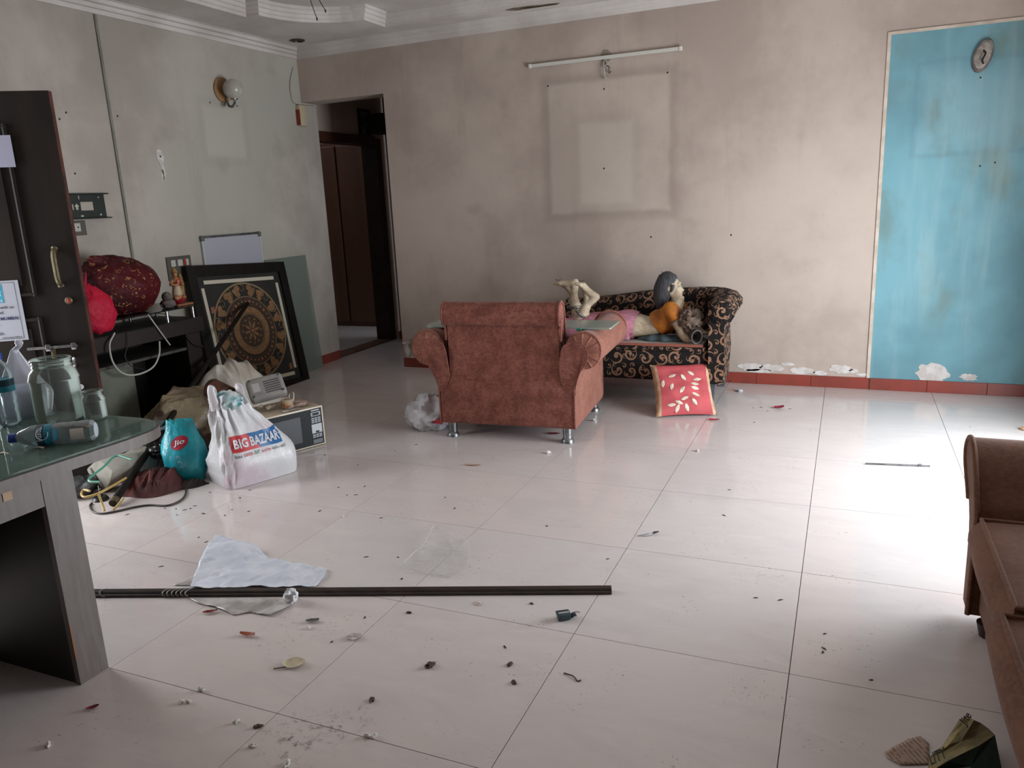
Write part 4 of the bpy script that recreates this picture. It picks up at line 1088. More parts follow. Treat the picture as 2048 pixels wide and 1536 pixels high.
def cable(name, label, px, r, mat, xs, group=None):
    pts = [PX(u, v, x=x) for (u, v), x in zip(px, xs)]
    return tag(MB().tube(spline(pts, 7), r, 8).build(name, mat, ang=60), label, 'cable', group)
cable('cable', 'white cable looping down in front of the television console', [(229, 666), (219, 690), (226, 725), (246, 747), (275, 749), (305, 735), (318, 710), (319, 683)], .006, MWC, [-4.262, -4.235, -4.225, -4.225, -4.225, -4.225, -4.23, -4.262])
cable('cable', 'straight white cable hanging across the console drawer front', [(296, 629), (318, 660), (340, 690)], .005, MWC, [-4.262, -4.255, -4.262])
cable('cable', 'thin black cable looping under the white one at the console', [(254, 666), (256, 690), (250, 712), (262, 732), (285, 738), (296, 741)], .003, MBC, [-4.262, -4.25, -4.245, -4.245, -4.245, -4.245])
cable('cable', 'short black lead arching over the console top by the shelf post', [(310, 626), (335, 630), (352, 642)], .003, MBC, [-4.33, -4.33, -4.33])

# ---- cloth bundles on the glass shelf
def bundle(name, label, c, r, seed, mat, knot, knotr, zmin, amp=.10):
    o = thing(name, label, 'bundle', (c[0], c[1], zmin)); c = V(c); nu, nv = 64, 30; R = []
    kd = (V(knot) - c).normalized()
    for j in range(nv):
        a = math.pi * (j + .03) / (nv - .94) - math.pi / 2; ring = []
        for i in range(nu):
            q = V((math.cos(a) * math.cos(2 * math.pi * i / nu), math.cos(a) * math.sin(2 * math.pi * i / nu), math.sin(a)))
            w = max(0, q.dot(kd)); ang = math.atan2(q.cross(kd).z, q.cross(kd).x + q.cross(kd).y)
            fold = math.sin(ang * 13 + 3 * nz(q, 2, seed)) * .05 * w
            p = c + V((q.x * r[0], q.y * r[1], q.z * r[2])) * (1 + amp * turb(q, 1.6, seed) + fold + .30 * w ** 8)
            if p.z < zmin: p.z = zmin
            ring.append(p)
        R.append(ring)
    MB().rings(R).build('cloth', mat, o, 60)
    return o
def brocade(name, c, c2, gold, sc, thr):
    m = bpy.data.materials.new(name); t = NT(m); p = t.obj()
    col = t.mix(t.step(t.noise(p, 6, 4), .4, .65), lin(c), lin(c2))
    vo = t.n('ShaderNodeTexVoronoi', feature='F1'); t.put(vo.inputs['Vector'], t.n('ShaderNodeVectorMath', operation='ADD').outputs[0])
    nd = vo.inputs['Vector'].links[0].from_node; t.put(nd.inputs[0], p); dcol = t.n('ShaderNodeTexNoise'); dcol.inputs['Scale'].default_value = 12; t.put(dcol.inputs['Vector'], p)
    t.put(nd.inputs[1], t.vmul(dcol.outputs['Color'], (.06, .06, .06))); vo.inputs['Scale'].default_value = sc
    d = vo.outputs['Distance']; ring = t.math('MULTIPLY', t.step(t.math('ABSOLUTE', t.math('SUBTRACT', d, .36)), .06, .02), t.step(t.noise(p, 30, 2), .50, .58))
    dot = t.step(d, .13, .09)
    col = t.mix(t.math('MULTIPLY', t.math('MAXIMUM', ring, dot), thr), col, lin(gold))
    t.set(col=col, rough=.6, spec=.25); t.bump(t.noise(p, 14, 4, .6), .8, .02); return m
bd = bundle('cloth_bundle', 'large maroon brocade cloth bundle knotted on the glass shelf', (-4.46, 3.745, 1.055), (.215, .262, .20), 2, brocade('maroon_brocade', '#4a0a12', '#2c060b', '#a5764a', 17, .8), (-4.44, 3.52, 1.25), .05, .877)
kp = PX(212, 531, x=-4.42)
RR = []
b = MB(); b.tube(spline([PX(232, 542, x=-4.42), PX(222, 533, x=-4.42), PX(205, 524, x=-4.40), PX(176, 520, x=-4.40)], 5), [.018, .022, .024, .024, .022, .02, .022, .026, .032, .036, .038, .038, .036, .034, .03, .012], 14, flat=.8)
b.build('knot_tail', MDARK if False else bpy.data.materials['maroon_brocade'], bd, 60)
b = MB(); b.tube(spline([PX(222, 536, x=-4.46), PX(205, 538, x=-4.44), PX(185, 548, x=-4.42), PX(168, 552, x=-4.40)], 5), [.02] * 8 + [.024] * 8, 12, flat=.7); b.build('knot_tail', bpy.data.materials['maroon_brocade'], bd, 60)
b = MB(); pp_ = PX(294, 548, x=-4.335)
MB().grid(8, 6, lambda s, t: PX(lerp(288, 306, s) + 3 * t, lerp(534, 560, t) + 4 * s, x=-4.335 - .03 * abs(s - .3))).build('gold_patch', M('gold_embroidery', '#8f6a48', '#6d4d34', scale=60, rough=.5), bd, 60)
pk = bundle('cloth_bundle', 'bright pink lace cloth bundle hanging over the shelf edge', (-4.225, 3.33, .945), (.085, .125, .135), 5, brocade('pink_lace', '#b0122f', '#a81838', '#c94a62', 30, .35), (-4.24, 3.30, 1.1), .03, .80, .12)
b = MB(); b.tube(spline([PX(172, 590, x=-4.22), PX(171, 570, x=-4.24), PX(172, 545, x=-4.25)], 5), [.04, .036, .03, .026, .022, .018, .014, .011, .009, .007, .004], 12, flat=.5); b.build('peak', bpy.data.materials['pink_lace'], pk, 60)

# ---- painted deity figurine and small grey figurine on the shelf
def figurine():
    base = V((-4.38, 4.125, .877))
    o = thing('figurine', 'small painted figurine standing on a red lotus base', 'figurine', tuple(base))
    MF = M('figurine_flesh', '#a5764f', '#7d5236', scale=25, rough=.5); MFR = M('figurine_red', '#b02434', '#8c1a28', scale=20, rough=.5); MFB = M('figurine_base', '#9a6a48', '#7a4f34', scale=20, rough=.6); MFO = M('figurine_ochre', '#8a6a35', '#6d5126', scale=25, rough=.6); MFW = M('figurine_cream', '#b09a80', rough=.5)
    MB().rbox(base.x - .055, base.x + .055, base.y - .06, base.y + .085, .877, .893, .004, 2).build('plinth', MFB, o)
    lot = MB(); n = 12
    for k in range(n):
        a = 2 * math.pi * k / n; d = V((math.cos(a), math.sin(a), 0)); s = V((-d.y, d.x, 0))
        lot.grid(5, 6, lambda u, v: base + V((0, 0, .016)) + d * (.018 + .034 * math.sin(math.pi * .55 * v)) + s * (u - .5) * .030 * math.sin(math.pi * (v * .85 + .12)) + V((0, 0, .045 * v)))
    lot.ball(base + V((0, 0, .040)), (.036, .036, .026), 14, 8); lot.build('lotus', MFR, o, 60)
    f = MB()
    limb(f, [base + V((0, 0, .055)), base + V((0, 0, .10)), base + V((0, .004, .15)), base + V((0, 0, .185)), base + V((0, 0, .205))], [.034, .030, .024, .030, .014], 14)
    f.ball(base + V((0, 0, .222)), (.018, .017, .021), 14, 10)
    for s in (-1, 1):
        limb(f, [base + V((0, s * .026, .185)), base + V((.006, s * .050, .16)), base + V((.030, s * .034, .150)), base + V((.038, s * .012, .158))], [.012, .011, .009, .007], 10)
        limb(f, [base + V((.0, s * .02, .065)), base + V((.024, s * .036, .058)), base + V((.034, s * .01, .056))], [.018, .016, .012], 10)
    f.build('figure', MF, o, 60)
    MB().rings([ell(base + V((0, 0, z)), V((0, 0, 1)), V((1, 0, 0)), r, r, 16) for z, r in ((.078, .036), (.105, .033), (.125, .028), (.14, .027))], cap=False).build('waist_cloth', MFW, o, 60)
    MB().lathe([(.020, .232), (.024, .238), (.018, .252), (.010, .262), (.003, .275)], base, 14).build('crown', MFO, o)
    limb(bq := MB(), [base + V((-.005, .045, .03)), base + V((-.012, .055, .12)), base + V((0, .045, .20)), base + V((.01, .03, .225))], [.020, .022, .016, .006], 10); bq.build('ochre_side_animal', MFO, o, 60)
    MB().tube([base + V((.03, math.cos(a) * .017, .17 + math.sin(a) * .02)) for a in [2 * math.pi * k / 16 for k in range(16)]], .004, 6, True).build('garland', MFR, o)
    MB().ball(base + V((0, -.046, .155)), (.012, .010, .014), 10, 6).build('offering', MFW, o)
figurine()
gf = thing('figurine', 'small grey stone figurine beside the maroon bundle', 'figurine', (-4.36, 4.005, .877))
MST = M('grey_stone', '#6a5f58', '#4e453f', scale=40, rough=.8, bump=.4, bscale=60)
b = MB(); b.ball((-4.36, 4.01, .955), (.036, .034, .036), 16, 12); b.ball((-4.34, 4.01, .945), (.022, .024, .018), 12, 8); b.build('head', MST, gf, 60)
crumple('base', (-4.36, 4.01, .905), (.045, .05, .035), 9, MST, gf, .3, 2.5, 24, 14, .8775)

# ================================================================ framed mandala picture leaning on the wall
fw0, fw1 = V((-4.50, 4.45, 0)), V((-4.50, 5.585, 0)); FWd = (fw1 - fw0).length
lean = math.atan2(.215, 1.135); eu = V((0, 1, 0)); ev = V((-math.sin(lean), .06, math.cos(lean))).normalized(); eu = (eu - ev * eu.dot(ev)).normalized(); ew = eu.cross(ev)
FO = V((-4.50, 4.455, .010)); FS = 1.13
def FP(u, v, w=0): return FO + eu * u + ev * v + ew * w
MFB_ = M('black_frame', '#16130f', '#0f0c0a', scale=10, rough=.5, spec=.3); MCRM = M('cream_mat', '#c9c3b0', rough=.7); MCAN = M('dark_canvas', '#1f2120', '#2a2a27', scale=4, rough=.55)
MGOLDP = M('copper_gold_paint', '#94714d', '#735538', scale=70, rough=.55, bump=.4, bscale=120); MBRN = M('brown_paint', '#4a3628', '#3a2a1f', scale=40, rough=.6); MGLN = M('pale_gold_line', '#8a7658', rough=.5); MPIN = M('pinkish_spot', '#a0684c', '#85523c', scale=60, rough=.6)
fr_ = thing('framed_picture', 'large black framed mandala picture leaning on the left wall', 'picture', tuple(FP(FS / 2, 0)))
w_ = .085
for poly in ([(0, 0), (FS, 0), (FS - w_, w_), (w_, w_)], [(FS, 0), (FS, FS), (FS - w_, FS - w_), (FS - w_, w_)], [(FS, FS), (0, FS), (w_, FS - w_), (FS - w_, FS - w_)], [(0, FS), (0, 0), (w_, w_), (w_, FS - w_)]):
    cxm = sum(a for a, b in poly) / 4; czm = sum(b for a, b in poly) / 4
    R = [[FP(a, b, 0) for a, b in poly], [FP(a, b, .030) for a, b in poly], [FP(lerp(a, cxm, .12) if 0 else a, b, .034) for a, b in poly]]
    MB().rings(R).build('frame_rail', MFB_, fr_, None)
MB().prism([(w_, w_), (FS - w_, w_), (FS - w_, FS - w_), (w_, FS - w_)], lambda a, b, k: FP(a, b, .004 + .008 * k)).build('canvas', MCAN, fr_, None)
i0, i1, sw = w_ + .035, FS - w_ - .035, .030
for x0, x1, z0, z1 in ((i0 + .04, i1 - .04, i1 - sw, i1), (i0 + .04, i1 - .04, i0, i0 + sw), (i0, i0 + sw, i0 + .06, i1 - .06), (i1 - sw, i1, i0 + .06, i1 - .06)):
    MB().prism([(x0, z0), (x1, z0), (x1, z1), (x0, z1)], lambda a, b, k: FP(a, b, .012 + .004 * k)).build('cream_strip', MCRM, fr_, None)
mc = (FS / 2, FS / 2 + .0)
def ring2(name, r0, r1, mat, h, n=72, par=fr_):
    R = [[FP(mc[0] + r * math.cos(2 * math.pi * k / n), mc[1] + r * math.sin(2 * math.pi * k / n), w) for k in range(n)] for r, w in ((r0, .012), (r0, .012 + h), (r1, .012 + h), (r1, .012))]
    return MB().rings(R, close=True).build(name, mat, par, 30)
ring2('outer_ring', .395, .410, MGLN, .003); ring2('studded_band', .215, .285, MBRN, .002); ring2('thin_ring', .287, .293, MGLN, .003); ring2('gold_ring', .150, .205, MGOLDP, .005); ring2('thin_ring', .140, .146, MGLN, .003)
cd = MB().prism([(mc[0] + .138 * math.cos(2 * math.pi * k / 48), mc[1] + .138 * math.sin(2 * math.pi * k / 48)) for k in range(48)], lambda a, b, k: FP(a, b, .012 + .003 * k)).build('centre_disc', MBRN, fr_, None)
def at_ang(name, shape, r, ang, mat, rot=0, sc=1, h=.004, par=fr_):
    a = math.radians(ang); c = (mc[0] + r * math.cos(a), mc[1] + r * math.sin(a)); rr = a + math.radians(rot)
    pts = [(c[0] + sc * (x * math.cos(rr) - y * math.sin(rr)), c[1] + sc * (x * math.sin(rr) + y * math.cos(rr))) for x, y in shape]
    return MB().prism(pts, lambda p, q, k: FP(p, q, .013 + (h + .001) * k)).build(name, mat, par, None)
heart = [(math.cos(t_) * 0, 0) for t_ in ()]
heart = [(-(13 * math.cos(q) - 5 * math.cos(2 * q) - 2 * math.cos(3 * q) - math.cos(4 * q)) / 16 * .05, (16 * math.sin(q) ** 3) / 16 * .046) for q in [2 * math.pi * k / 24 for k in range(24)]]
for k in range(8):
    a = 22.5 + 45 * k
    at_ang('heart_leaf', heart, .348, a - 9, MGOLDP, rot=70, sc=1.1); at_ang('heart_leaf', heart, .348, a + 9, MGOLDP, rot=-70, sc=1.1)
    s = MB(); s.tube([FP(mc[0] + rr * math.cos(math.radians(a + dd)), mc[1] + rr * math.sin(math.radians(a + dd)), .016) for rr, dd in ((.395, 26), (.375, 20), (.35, 21), (.335, 25), (.345, 28), (.352, 25))], .003, 5); s.build('curl', MGLN, fr_)
    s = MB(); s.tube([FP(mc[0] + rr * math.cos(math.radians(a + dd)), mc[1] + rr * math.sin(math.radians(a + dd)), .016) for rr, dd in ((.395, 2), (.35, 0), (.30, 6), (.315, 12), (.325, 9))], .003, 5); s.build('curl', MGLN, fr_)
petal = [(.052 * math.cos(q) * (1 if math.cos(q) > 0 else .8), .016 * math.sin(q)) for q in [2 * math.pi * k / 12 for k in range(12)]]
for k in range(8): at_ang('petal', petal, .050, 45 * k + 10, MGOLDP, par=cd, h=.005, sc=.72)
disc = [(math.cos(2 * math.pi * k / 10) * .014, math.sin(2 * math.pi * k / 10) * .014) for k in range(10)]
for k in range(36): at_ang('stud', disc, .25, 10 * k, MPIN if k % 4 == 0 else MGLN, sc=1.0 if k % 4 == 0 else .55)
for k in range(12): at_ang('stud', disc, .105, 30 * k, MPIN if k % 2 else MGLN, sc=.6, par=cd)
at_ang('stud', disc, 0.0, 0, MPIN, sc=1.2, h=.008, par=cd)
for x, z in ((.19, FS - .36), (FS - .19, .20), (.19, .22)): MB().prism([(x - .02, z - .025), (x + .022, z - .02), (x + .018, z + .03), (x - .015, z + .025)], lambda a, b, k: FP(a, b, .012 + .003 * k)).build('corner_spot', MPIN, fr_, None)

# whiteboard and sheet of glass behind the picture
wbo = thing('whiteboard', 'small whiteboard with aluminium frame behind the mandala picture', 'whiteboard', (XL + .02, 5.1, .60))
MB().box(XL + .006, XL + .016, 4.775, 5.445, .60, 1.325).build('board', M('whiteboard_face', '#a8aab4', rough=.25), wbo)
for y in (4.768, 5.440): MB().rbox(XL + .003, XL + .024, y, y + .014, .60, 1.32, .003, 1).build('side_rail', M('pale_rail', '#b9bbbb', rough=.4), wbo)
MB().rbox(XL + .003, XL + .024, 4.768, 5.454, 1.318, 1.335, .003, 1).build('top_rail', MSTEEL, wbo)
for y in (4.762, 5.425): MB().rbox(XL + .002, XL + .027, y, y + .035, 1.295, 1.338, .006, 2).build('corner_cap', M('grey_plastic', '#5a5a58', rough=.5), wbo)
MGS = bpy.data.materials.new('frosted_glass_sheet'); t = NT(MGS); t.set(col=lin('#7f8a80'), rough=.15, alpha=.6, spec=.6)
tag(MB().prism([(5.20, 0), (6.055, 0), (6.055, 1.085), (5.20, 1.085)], lambda a, b, k: (lerp(XL + .085, XL + .012, b / 1.085) - .006 * k, a, .0015 + b)).build('leaning_glass', MGS, ang=None), 'greenish sheet of glass leaning on the wall behind the picture', 'glass')

# ================================================================ fittings on the walls
MPL = M('switch_plate', '#4f4c44', rough=.5); MSWW = M('switch_white', '#b5b3ac', rough=.4)
sw = thing('switch_board', 'grey switch plate with red-striped switch above the picture', 'switch', (XL, 4.53, 1.1))
y0, y1 = 4.40, 4.64
MB().rbox(XL + .0005, XL + .012, y0, y1, 1.02, 1.20, .003, 1).build('plate', MPL, sw)
for y, w, mt in ((y0 + .035, .045, MSWW), (y0 + .10, .05, MSWW), (y0 + .162, .02, M('red_rocker', '#a03a26', rough=.4)), (y0 + .185, .025, MSWW)): MB().rbox(XL + .0115, XL + .017, y, y + w, 1.125, 1.175, .002, 1).build('rocker', mt, sw)
so = thing('wall_socket', 'small grey socket plate below the green bracket', 'socket', (XL, 3.72, 1.45))
MB().rbox(XL + .0005, XL + .012, 3.60, 3.765, 1.405, 1.50, .003, 1).build('plate', MPL, so)
MB().rbox(XL + .0115, XL + .017, 3.665, 3.72, 1.43, 1.485, .002, 1).build('socket_face', MSWW, so); plug(V((XL + .017, 3.70, 1.458)), V((1, 0, 0)), .006, so)
br = thing('tv_bracket', 'dark green metal television bracket on the left wall', 'bracket', (XL, 3.8, 1.6))
MGRN = M('dark_green_steel', '#14241f', '#101c18', scale=10, rough=.45)
z0, z1, y0, y1 = 1.515, 1.670, 3.52, 3.945
wy0, wy1, wz0, wz1 = 3.755, 3.855, 1.565, 1.622      # window cut in the plate
b = MB()
for q in ((y0, wy0, z0, z1), (wy1, y1, z0, z1), (wy0, wy1, z0, wz0), (wy0, wy1, wz1, z1)): b.box(XL + .001, XL + .006, *q)
b.build('plate', MGRN, br, None)
for z in (z0 - .006, z1): MB().rbox(XL + .001, XL + .030, y0, y1 + .025, z, z + .008, .002, 1).build('flange', MGRN, br)
MWPT = M('wall_showing_through', '#b9b6aa', rough=.9)
arrow = [(-.008, -.018), (.008, -.018), (.008, .002), (.018, .002), (0, .022), (-.018, .002), (-.008, .002)]
MB().prism([(3.725 + a, 1.590 + b_) for a, b_ in arrow], lambda a, b_, k: (XL + .0058 + .0008 * k, a, b_)).build('arrow_mark', MWPT, br, None)
for y, z, a_, c_ in ((3.750, 1.652, .003, .012), (3.755, 1.530, .010, .005), (3.900, 1.535, .006, .006), (3.900, 1.650, .004, .004), (3.695, 1.59, .004, .018)): MB().box(XL + .0058, XL + .0066, y - a_, y + a_, z - c_, z + c_).build('slot', MWPT, br)
# conduit strip, with side hairline groove
cdt = MB(); yq = 4.105
tag(MB().rbox(XL + .0005, XL + .012, yq - .010, yq + .010, .90, 2.845, .002, 1).build('cable_conduit', M('grey_conduit', '#7f7d74', '#6f6d66', scale=5, rough=.6)), 'grey cable conduit running down the left wall from the cornice', 'conduit')
# chipped plaster groove with a small hole
q = PX(322, 330, x=XL)
gb = [(-.03, .10), (-.01, .115), (.02, .10), (.035, .05), (.02, .0), (.03, -.06), (.02, -.11), (-.01, -.11), (-.015, -.06), (.0, -.02), (-.02, .02), (-.035, .06)]
MB().prism([(q.y + a, q.z + b_) for a, b_ in gb], lambda a, b_, k: (XL + .004 * k, a, b_)).build('chipped_plaster', MPLASTER, wall_left)
MB().prism([(q.y + .004 + a * .3, q.z - .07 + b_ * .35) for a, b_ in gb], lambda a, b_, k: (XL + .003 + .002 * k, a, b_)).build('plug_hole', M('groove_shade', '#6a5f54', rough=.9), wall_left)
plug(PX(320, 313, x=XL) + V((.004, 0, 0)), V((1, 0, 0)), .008, wall_left)
# globe sconce
sc_ = thing('globe_sconce', 'wall lamp with round white globe and wooden disc', 'lamp', (XL, 5.21, 2.45))
p = PX(444, 180, x=XL); rx = Matrix.Rotation(math.radians(90), 4, 'Y')
MB().lathe([(.098, 0), (.098, .014), (.090, .022), (.055, .026), (.002, .027)], p, 32, rx).build('wall_disc', M('tan_wood_disc', '#a8855c', '#8f6d48', scale=8, rough=.5), sc_)
gp = PX(466, 178, x=XL + .13)
MB().ball(gp, .078, 24, 16).build('globe', M('opal_glass', '#c2beb4', '#a39f95', scale=4, rough=.25), sc_, 80)
MB().tube(spline([p + V((.026, 0, -.03)), p + V((.04, .01, -.12)), gp + V((0, -.03, -.135)), gp + V((0, 0, -.105)), gp + V((0, 0, -.075))], 6), .010, 8).build('bent_arm', MSTEEL, sc_)
MB().lathe([(.026, -.082), (.030, -.068), (.022, -.06)], gp, 14).build('lamp_cup', MSTEEL, sc_)
# door bell box with its lead
be = thing('bell_box', 'small cream bell box in the corner above the doorway', 'bell box', (XL, 6.19, 2.3))
p = PX(599, 232, x=XL)
MB().rbox(XL + .0005, XL + .045, p.y - .045, p.y + .045, p.z - .092, p.z + .092, .006, 2).build('cover', M('cream_plastic', '#b9aa8e', rough=.5), be); MB().box(XL + .0005, XL + .043, p.y - .053, p.y - .046, p.z - .085, p.z + .05).build('red_side', M('red_side', '#7a3324', rough=.6), be)
tag(MB().tube(spline([PX(586, 135, x=XL + .004), PX(580, 165, x=XL + .006), PX(583, 195, x=XL + .006), PX(592, 208, x=XL + .006), PX(628, 212, x=XL + .006)], 6), .004, 6).build('cable', M('grey_lead', '#9a948a', rough=.6), ang=60), 'thin grey lead running down the room corner to the bell box', 'cable')
# tube light batten on the back wall with stripped wires
tl = thing('tube_light', 'slim white tube light batten on the back wall', 'lamp', (-1.83, YB, 2.55))
a, b_ = PX(1060, 135, y=YB - .02), PX(1361, 96, y=YB - .02)
MB().rbox(a.x, b_.x, YB - .026, YB - .0005, 2.540, 2.566, .003, 1).build('batten', M('batten_white', '#c6c4bc', rough=.4), tl)
for x in (a.x, b_.x): MB().rbox(x - .012, x + .012, YB - .032, YB - .0005, 2.537, 2.569, .004, 1).build('end_cap', M('end_cap_white', '#cfcdc4', rough=.4), tl)
for k, (u1, v1, u2, v2) in enumerate(((1207, 122, 1210, 158), (1212, 122, 1218, 146), (1214, 120, 1205, 135))):
    MB().tube(spline([PX(1209, 118, y=YB - .012), PX(u1, v1 + 8, y=YB - .02), PX((u1 + u2) / 2 + 3 * k, (v1 + v2) / 2, y=YB - .03), PX(u2, v2, y=YB - .02), PX(u2 + 4, v2 - 4, y=YB - .015)], 5), .0035, 6).build('stripped_wire', [MWC, MBC, MWC][k], tl, 60)
q = PX(1212, 112, y=YB); patch(q.x, q.z, .055, .05, seed=77, t=.002, mat=MPEEL)
# removed lamp on the blue wall: oval mounting base
lb = thing('lamp_base', 'oval grey mounting base of a removed lamp on the blue wall', 'lamp base', (.83, YB, 2.3))
p = PX(1965, 112, y=YB - .006)
tilt_ = Matrix.Rotation(math.radians(-12), 4, 'Y') @ Matrix.Rotation(math.radians(90), 4, 'X')
def oval(k, d): return [p + V((0, -d, 0)) + Matrix.Rotation(math.radians(14), 3, 'Y') @ V((math.cos(a) * .056 * k, 0, math.sin(a) * .105 * k)) for a in [2 * math.pi * j / 28 for j in range(28)]]
MB().rings([oval(1, 0), oval(1, .020), oval(.94, .028), oval(.8, .026)]).build('oval_base', M('dusty_lamp_base', '#77706a', '#55504c', scale=16, rough=.6), lb, 50)
MB().rings([oval(.78, .0262), oval(.74, .0275)]).build('oval_plate', M('lamp_plate', '#a09890', '#7a726c', scale=20, rough=.7), lb, 50)
MB().tube(spline([p + V((0, -.028, .03)), p + V((.01, -.05, .01)), p + V((-.005, -.055, -.03)), p + V((.004, -.03, -.05))], 5), .006, 6).build('socket_stub', MDARKHOLE, lb, 60)
# downlight ring and hanging wires
dl = PX(595, 80, z=ZC)
d_ = thing('downlight', 'dark recessed downlight ring in the ceiling corner', 'lamp', (dl.x, dl.y, ZC))
MB().lathe([(.062, -.001), (.062, -.010), (.045, -.012), (.042, -.002)], dl, 28).build('trim_ring', M('dark_ring', '#3a3632', rough=.4, metal=.5), d_)
MB().lathe([(.042, -.0015), (.001, -.0016)], dl, 20, cap=False).build('dark_lamp', MDARKHOLE, d_)
for k, (u, v, lab) in enumerate(((634, 38, 'longer of two loose wires hanging from the tray ceiling'), (651, 22, 'shorter of two loose wires hanging from the tray ceiling'))):
    top = V((-3.45 + .03 * k, 4.75, ZC + .104)); e_ = PX(u, v, y=4.78)
    wr_ = tag(MB().tube(spline([top, top.lerp(e_, .5) + V((-.02, 0, 0)), e_], 6), .003, 6).build('hanging_wire', MBC, ang=60), lab, 'wire')
    MB().ball(e_, (.006, .006, .012), 8, 6).build('wire_joint', MBC, wr_)
random.seed(9)
# ================================================================ clutter heap by the console
def cloth_heap(name, label, cx, cy, rx, ry, h, seed, mat, rot=0, fold=.04, freq=7, zb=0.0, power=1.6, cat='cloth', skew=(0, 0), nr=44, na=120, parent=None):
    """a cloth lying in folds: radial height field with ridges, open underneath"""
    b = MB(); cr, sr = math.cos(rot), math.sin(rot); R = []
    for j in range(nr):
        t_ = (j + .02) / (nr - .98); ring = []
        for i in range(na):
            a = 2 * math.pi * i / na
            edge = 1 + .16 * nz((math.cos(a) * 1.5, math.sin(a) * 1.5, seed), 1, seed) + .06 * math.sin(5 * a + seed)
            lx, ly = math.cos(a) * rx * t_ * edge, math.sin(a) * ry * t_ * edge
            z = h * max(0, 1 - t_ ** power)
            q = V((lx * freq, ly * freq * .22, seed)); q = q + V((noise.noise(q * .7 + V((5, 1, 2))), noise.noise(q * .7 + V((1, 7, 3))), 0)) * .8
            rid = (1 - abs(noise.noise(q)) * 2.0) ** 2 + .4 * (1 - abs(noise.noise(q * 2.1 + V((3, 3, 3)))) * 2.0) ** 2 - .55
            z += fold * rid * min(1, (1 - t_) * 4 + .12)
            x, y = lx + skew[0] * z, ly + skew[1] * z
            ring.append(V((cx + x * cr - y * sr, cy + x * sr + y * cr, zb + max(.0015, z))))
        R.append(ring)
    b.rings(R, cap=False)
    o = b.build(name, mat, parent, 70)
    if parent is None: tag(o, label, cat)
    return o
MSATIN = bpy.data.materials.new('camouflage_satin'); t = NT(MSATIN); p_ = t.obj()
cc = t.mix(t.step(t.noise(p_, 5, 2, .4), .55, .58), lin('#7d6f57'), lin('#3a2018')); cc = t.mix(t.step(t.noise(p_, 3.2, 2), .60, .63), cc, lin('#2a201a'))
t.set(col=cc, rough=.38, spec=.5); t.bump(t.noise(p_, 14, 4, .6, .8), .5, .015)
MWCL = M('dirty_white_cloth', '#c6c0b6', '#aca396', scale=6, rough=.8, bump=.5, bscale=14, bd=.012)
MDKC = M('dark_brown_cloth', '#1f1814', '#2c211b', scale=8, rough=.8, bump=.5, bscale=14, bd=.012)
MGRN2 = M('maroon_trouser', '#5a2a26', '#42201e', scale=8, rough=.85, bump=.5, bscale=18, bd=.01)
cloth_heap('white_sheet', 'crumpled off-white sheet heaped in front of the mandala picture', -4.04, 4.20, .36, .24, .46, 4, MWCL, rot=math.radians(60), fold=.05, freq=5, power=2.2)
cloth_heap('satin_quilt', 'shiny beige and brown camouflage quilt heaped by the console', -3.95, 3.68, .27, .45, .38, 8, MSATIN, rot=math.radians(-20), fold=.075, freq=6, power=2.0)
cloth_heap('dark_cloth', 'dark brown cloth folded under the satin quilt by the bags', -3.74, 3.42, .15, .20, .20, 14, MDKC, rot=math.radians(20), fold=.05, freq=7, power=2.4)
# curled leather-like flap showing at the mouth of the heap
b = MB(); c = PX(430, 775, x=-3.75); RR = []
for k in range(14):
    a = lerp(-.3, math.pi + .2, k / 13)
    RR.append([V((c.x - .02 + .14 * s, c.y + math.cos(a) * .085, c.z - .02 + math.sin(a) * .075 - .05 * s)) for s in (0, .25, .5, .75, 1)])
vs = [q for r in RR for q in r]
b.add(vs, [(i * 5 + j, i * 5 + j + 1, (i + 1) * 5 + j + 1, (i + 1) * 5 + j) for i in range(13) for j in range(4)])
fl_ = b.build('curled_flap', M('rust_leather', '#5a3524', '#3a2218', scale=10, rough=.5), None, 60)
sol = fl_.modifiers.new('thick', 'SOLIDIFY'); sol.thickness = .006
tag(fl_, 'curled brown leatherette flap on top of the clutter heap', 'flap')

# long dark pole leaning from the floor to the picture
pa, pb = V((-3.545, 2.70, .022)), FP(.545, .792, .052)
pl_ = thing('curtain_pole', 'dark wooden curtain pole leaning across the mandala picture', 'pole', (pa.x, pa.y, 0))
MPOLE = M('dark_pole', '#120e0b', '#1a1410', scale=9, rough=.7, spec=.2)
MB().tube([pa, pa.lerp(pb, .5), pb], [.021, .018, .016], 12).build('rod', MPOLE, pl_)
MB().tube([pa, pa + (pb - pa).normalized() * .04], .0225, 12).build('brass_ferrule', MBRASS, pl_)

# ---- microwave
mo = V((-3.09, 3.962, 0)); fd = V((-.41, -.91, 0)).normalized(); bd_ = V((-.91, .41, 0)).normalized()   # leftwards along the front, backwards
mw = thing('microwave_oven', 'cream microwave oven with black front on the floor', 'microwave', tuple(mo + fd * .23 + bd_ * .17))
def MWP(a, d, z): return mo + fd * a + bd_ * d + V((0, 0, z))
MCRE = M('cream_enamel', '#b0a08c', '#a09078', scale=6, rough=.4); MBLK = M('black_front', '#0c1114', rough=.4, spec=.15); MWIN = M('oven_window', '#24282c', rough=.3, spec=.3)
def obox(a0, a1, d0, d1, z0, z1): return MB().box(a0, a1, d0, d1, z0, z1)
def mwbox(nm, mt, a0, a1, d0, d1, z0, z1, par=mw, bev=None):
    b = MB(); (b.rbox(a0, a1, d0, d1, z0, z1, bev, 2) if bev else b.box(a0, a1, d0, d1, z0, z1))
    b.v = [MWP(q.x, q.y, q.z) for q in b.v]; return b.build(nm, mt, par, 30)
mwbox('casing', MCRE, 0, .46, .012, .34, .006, .262, bev=.006)
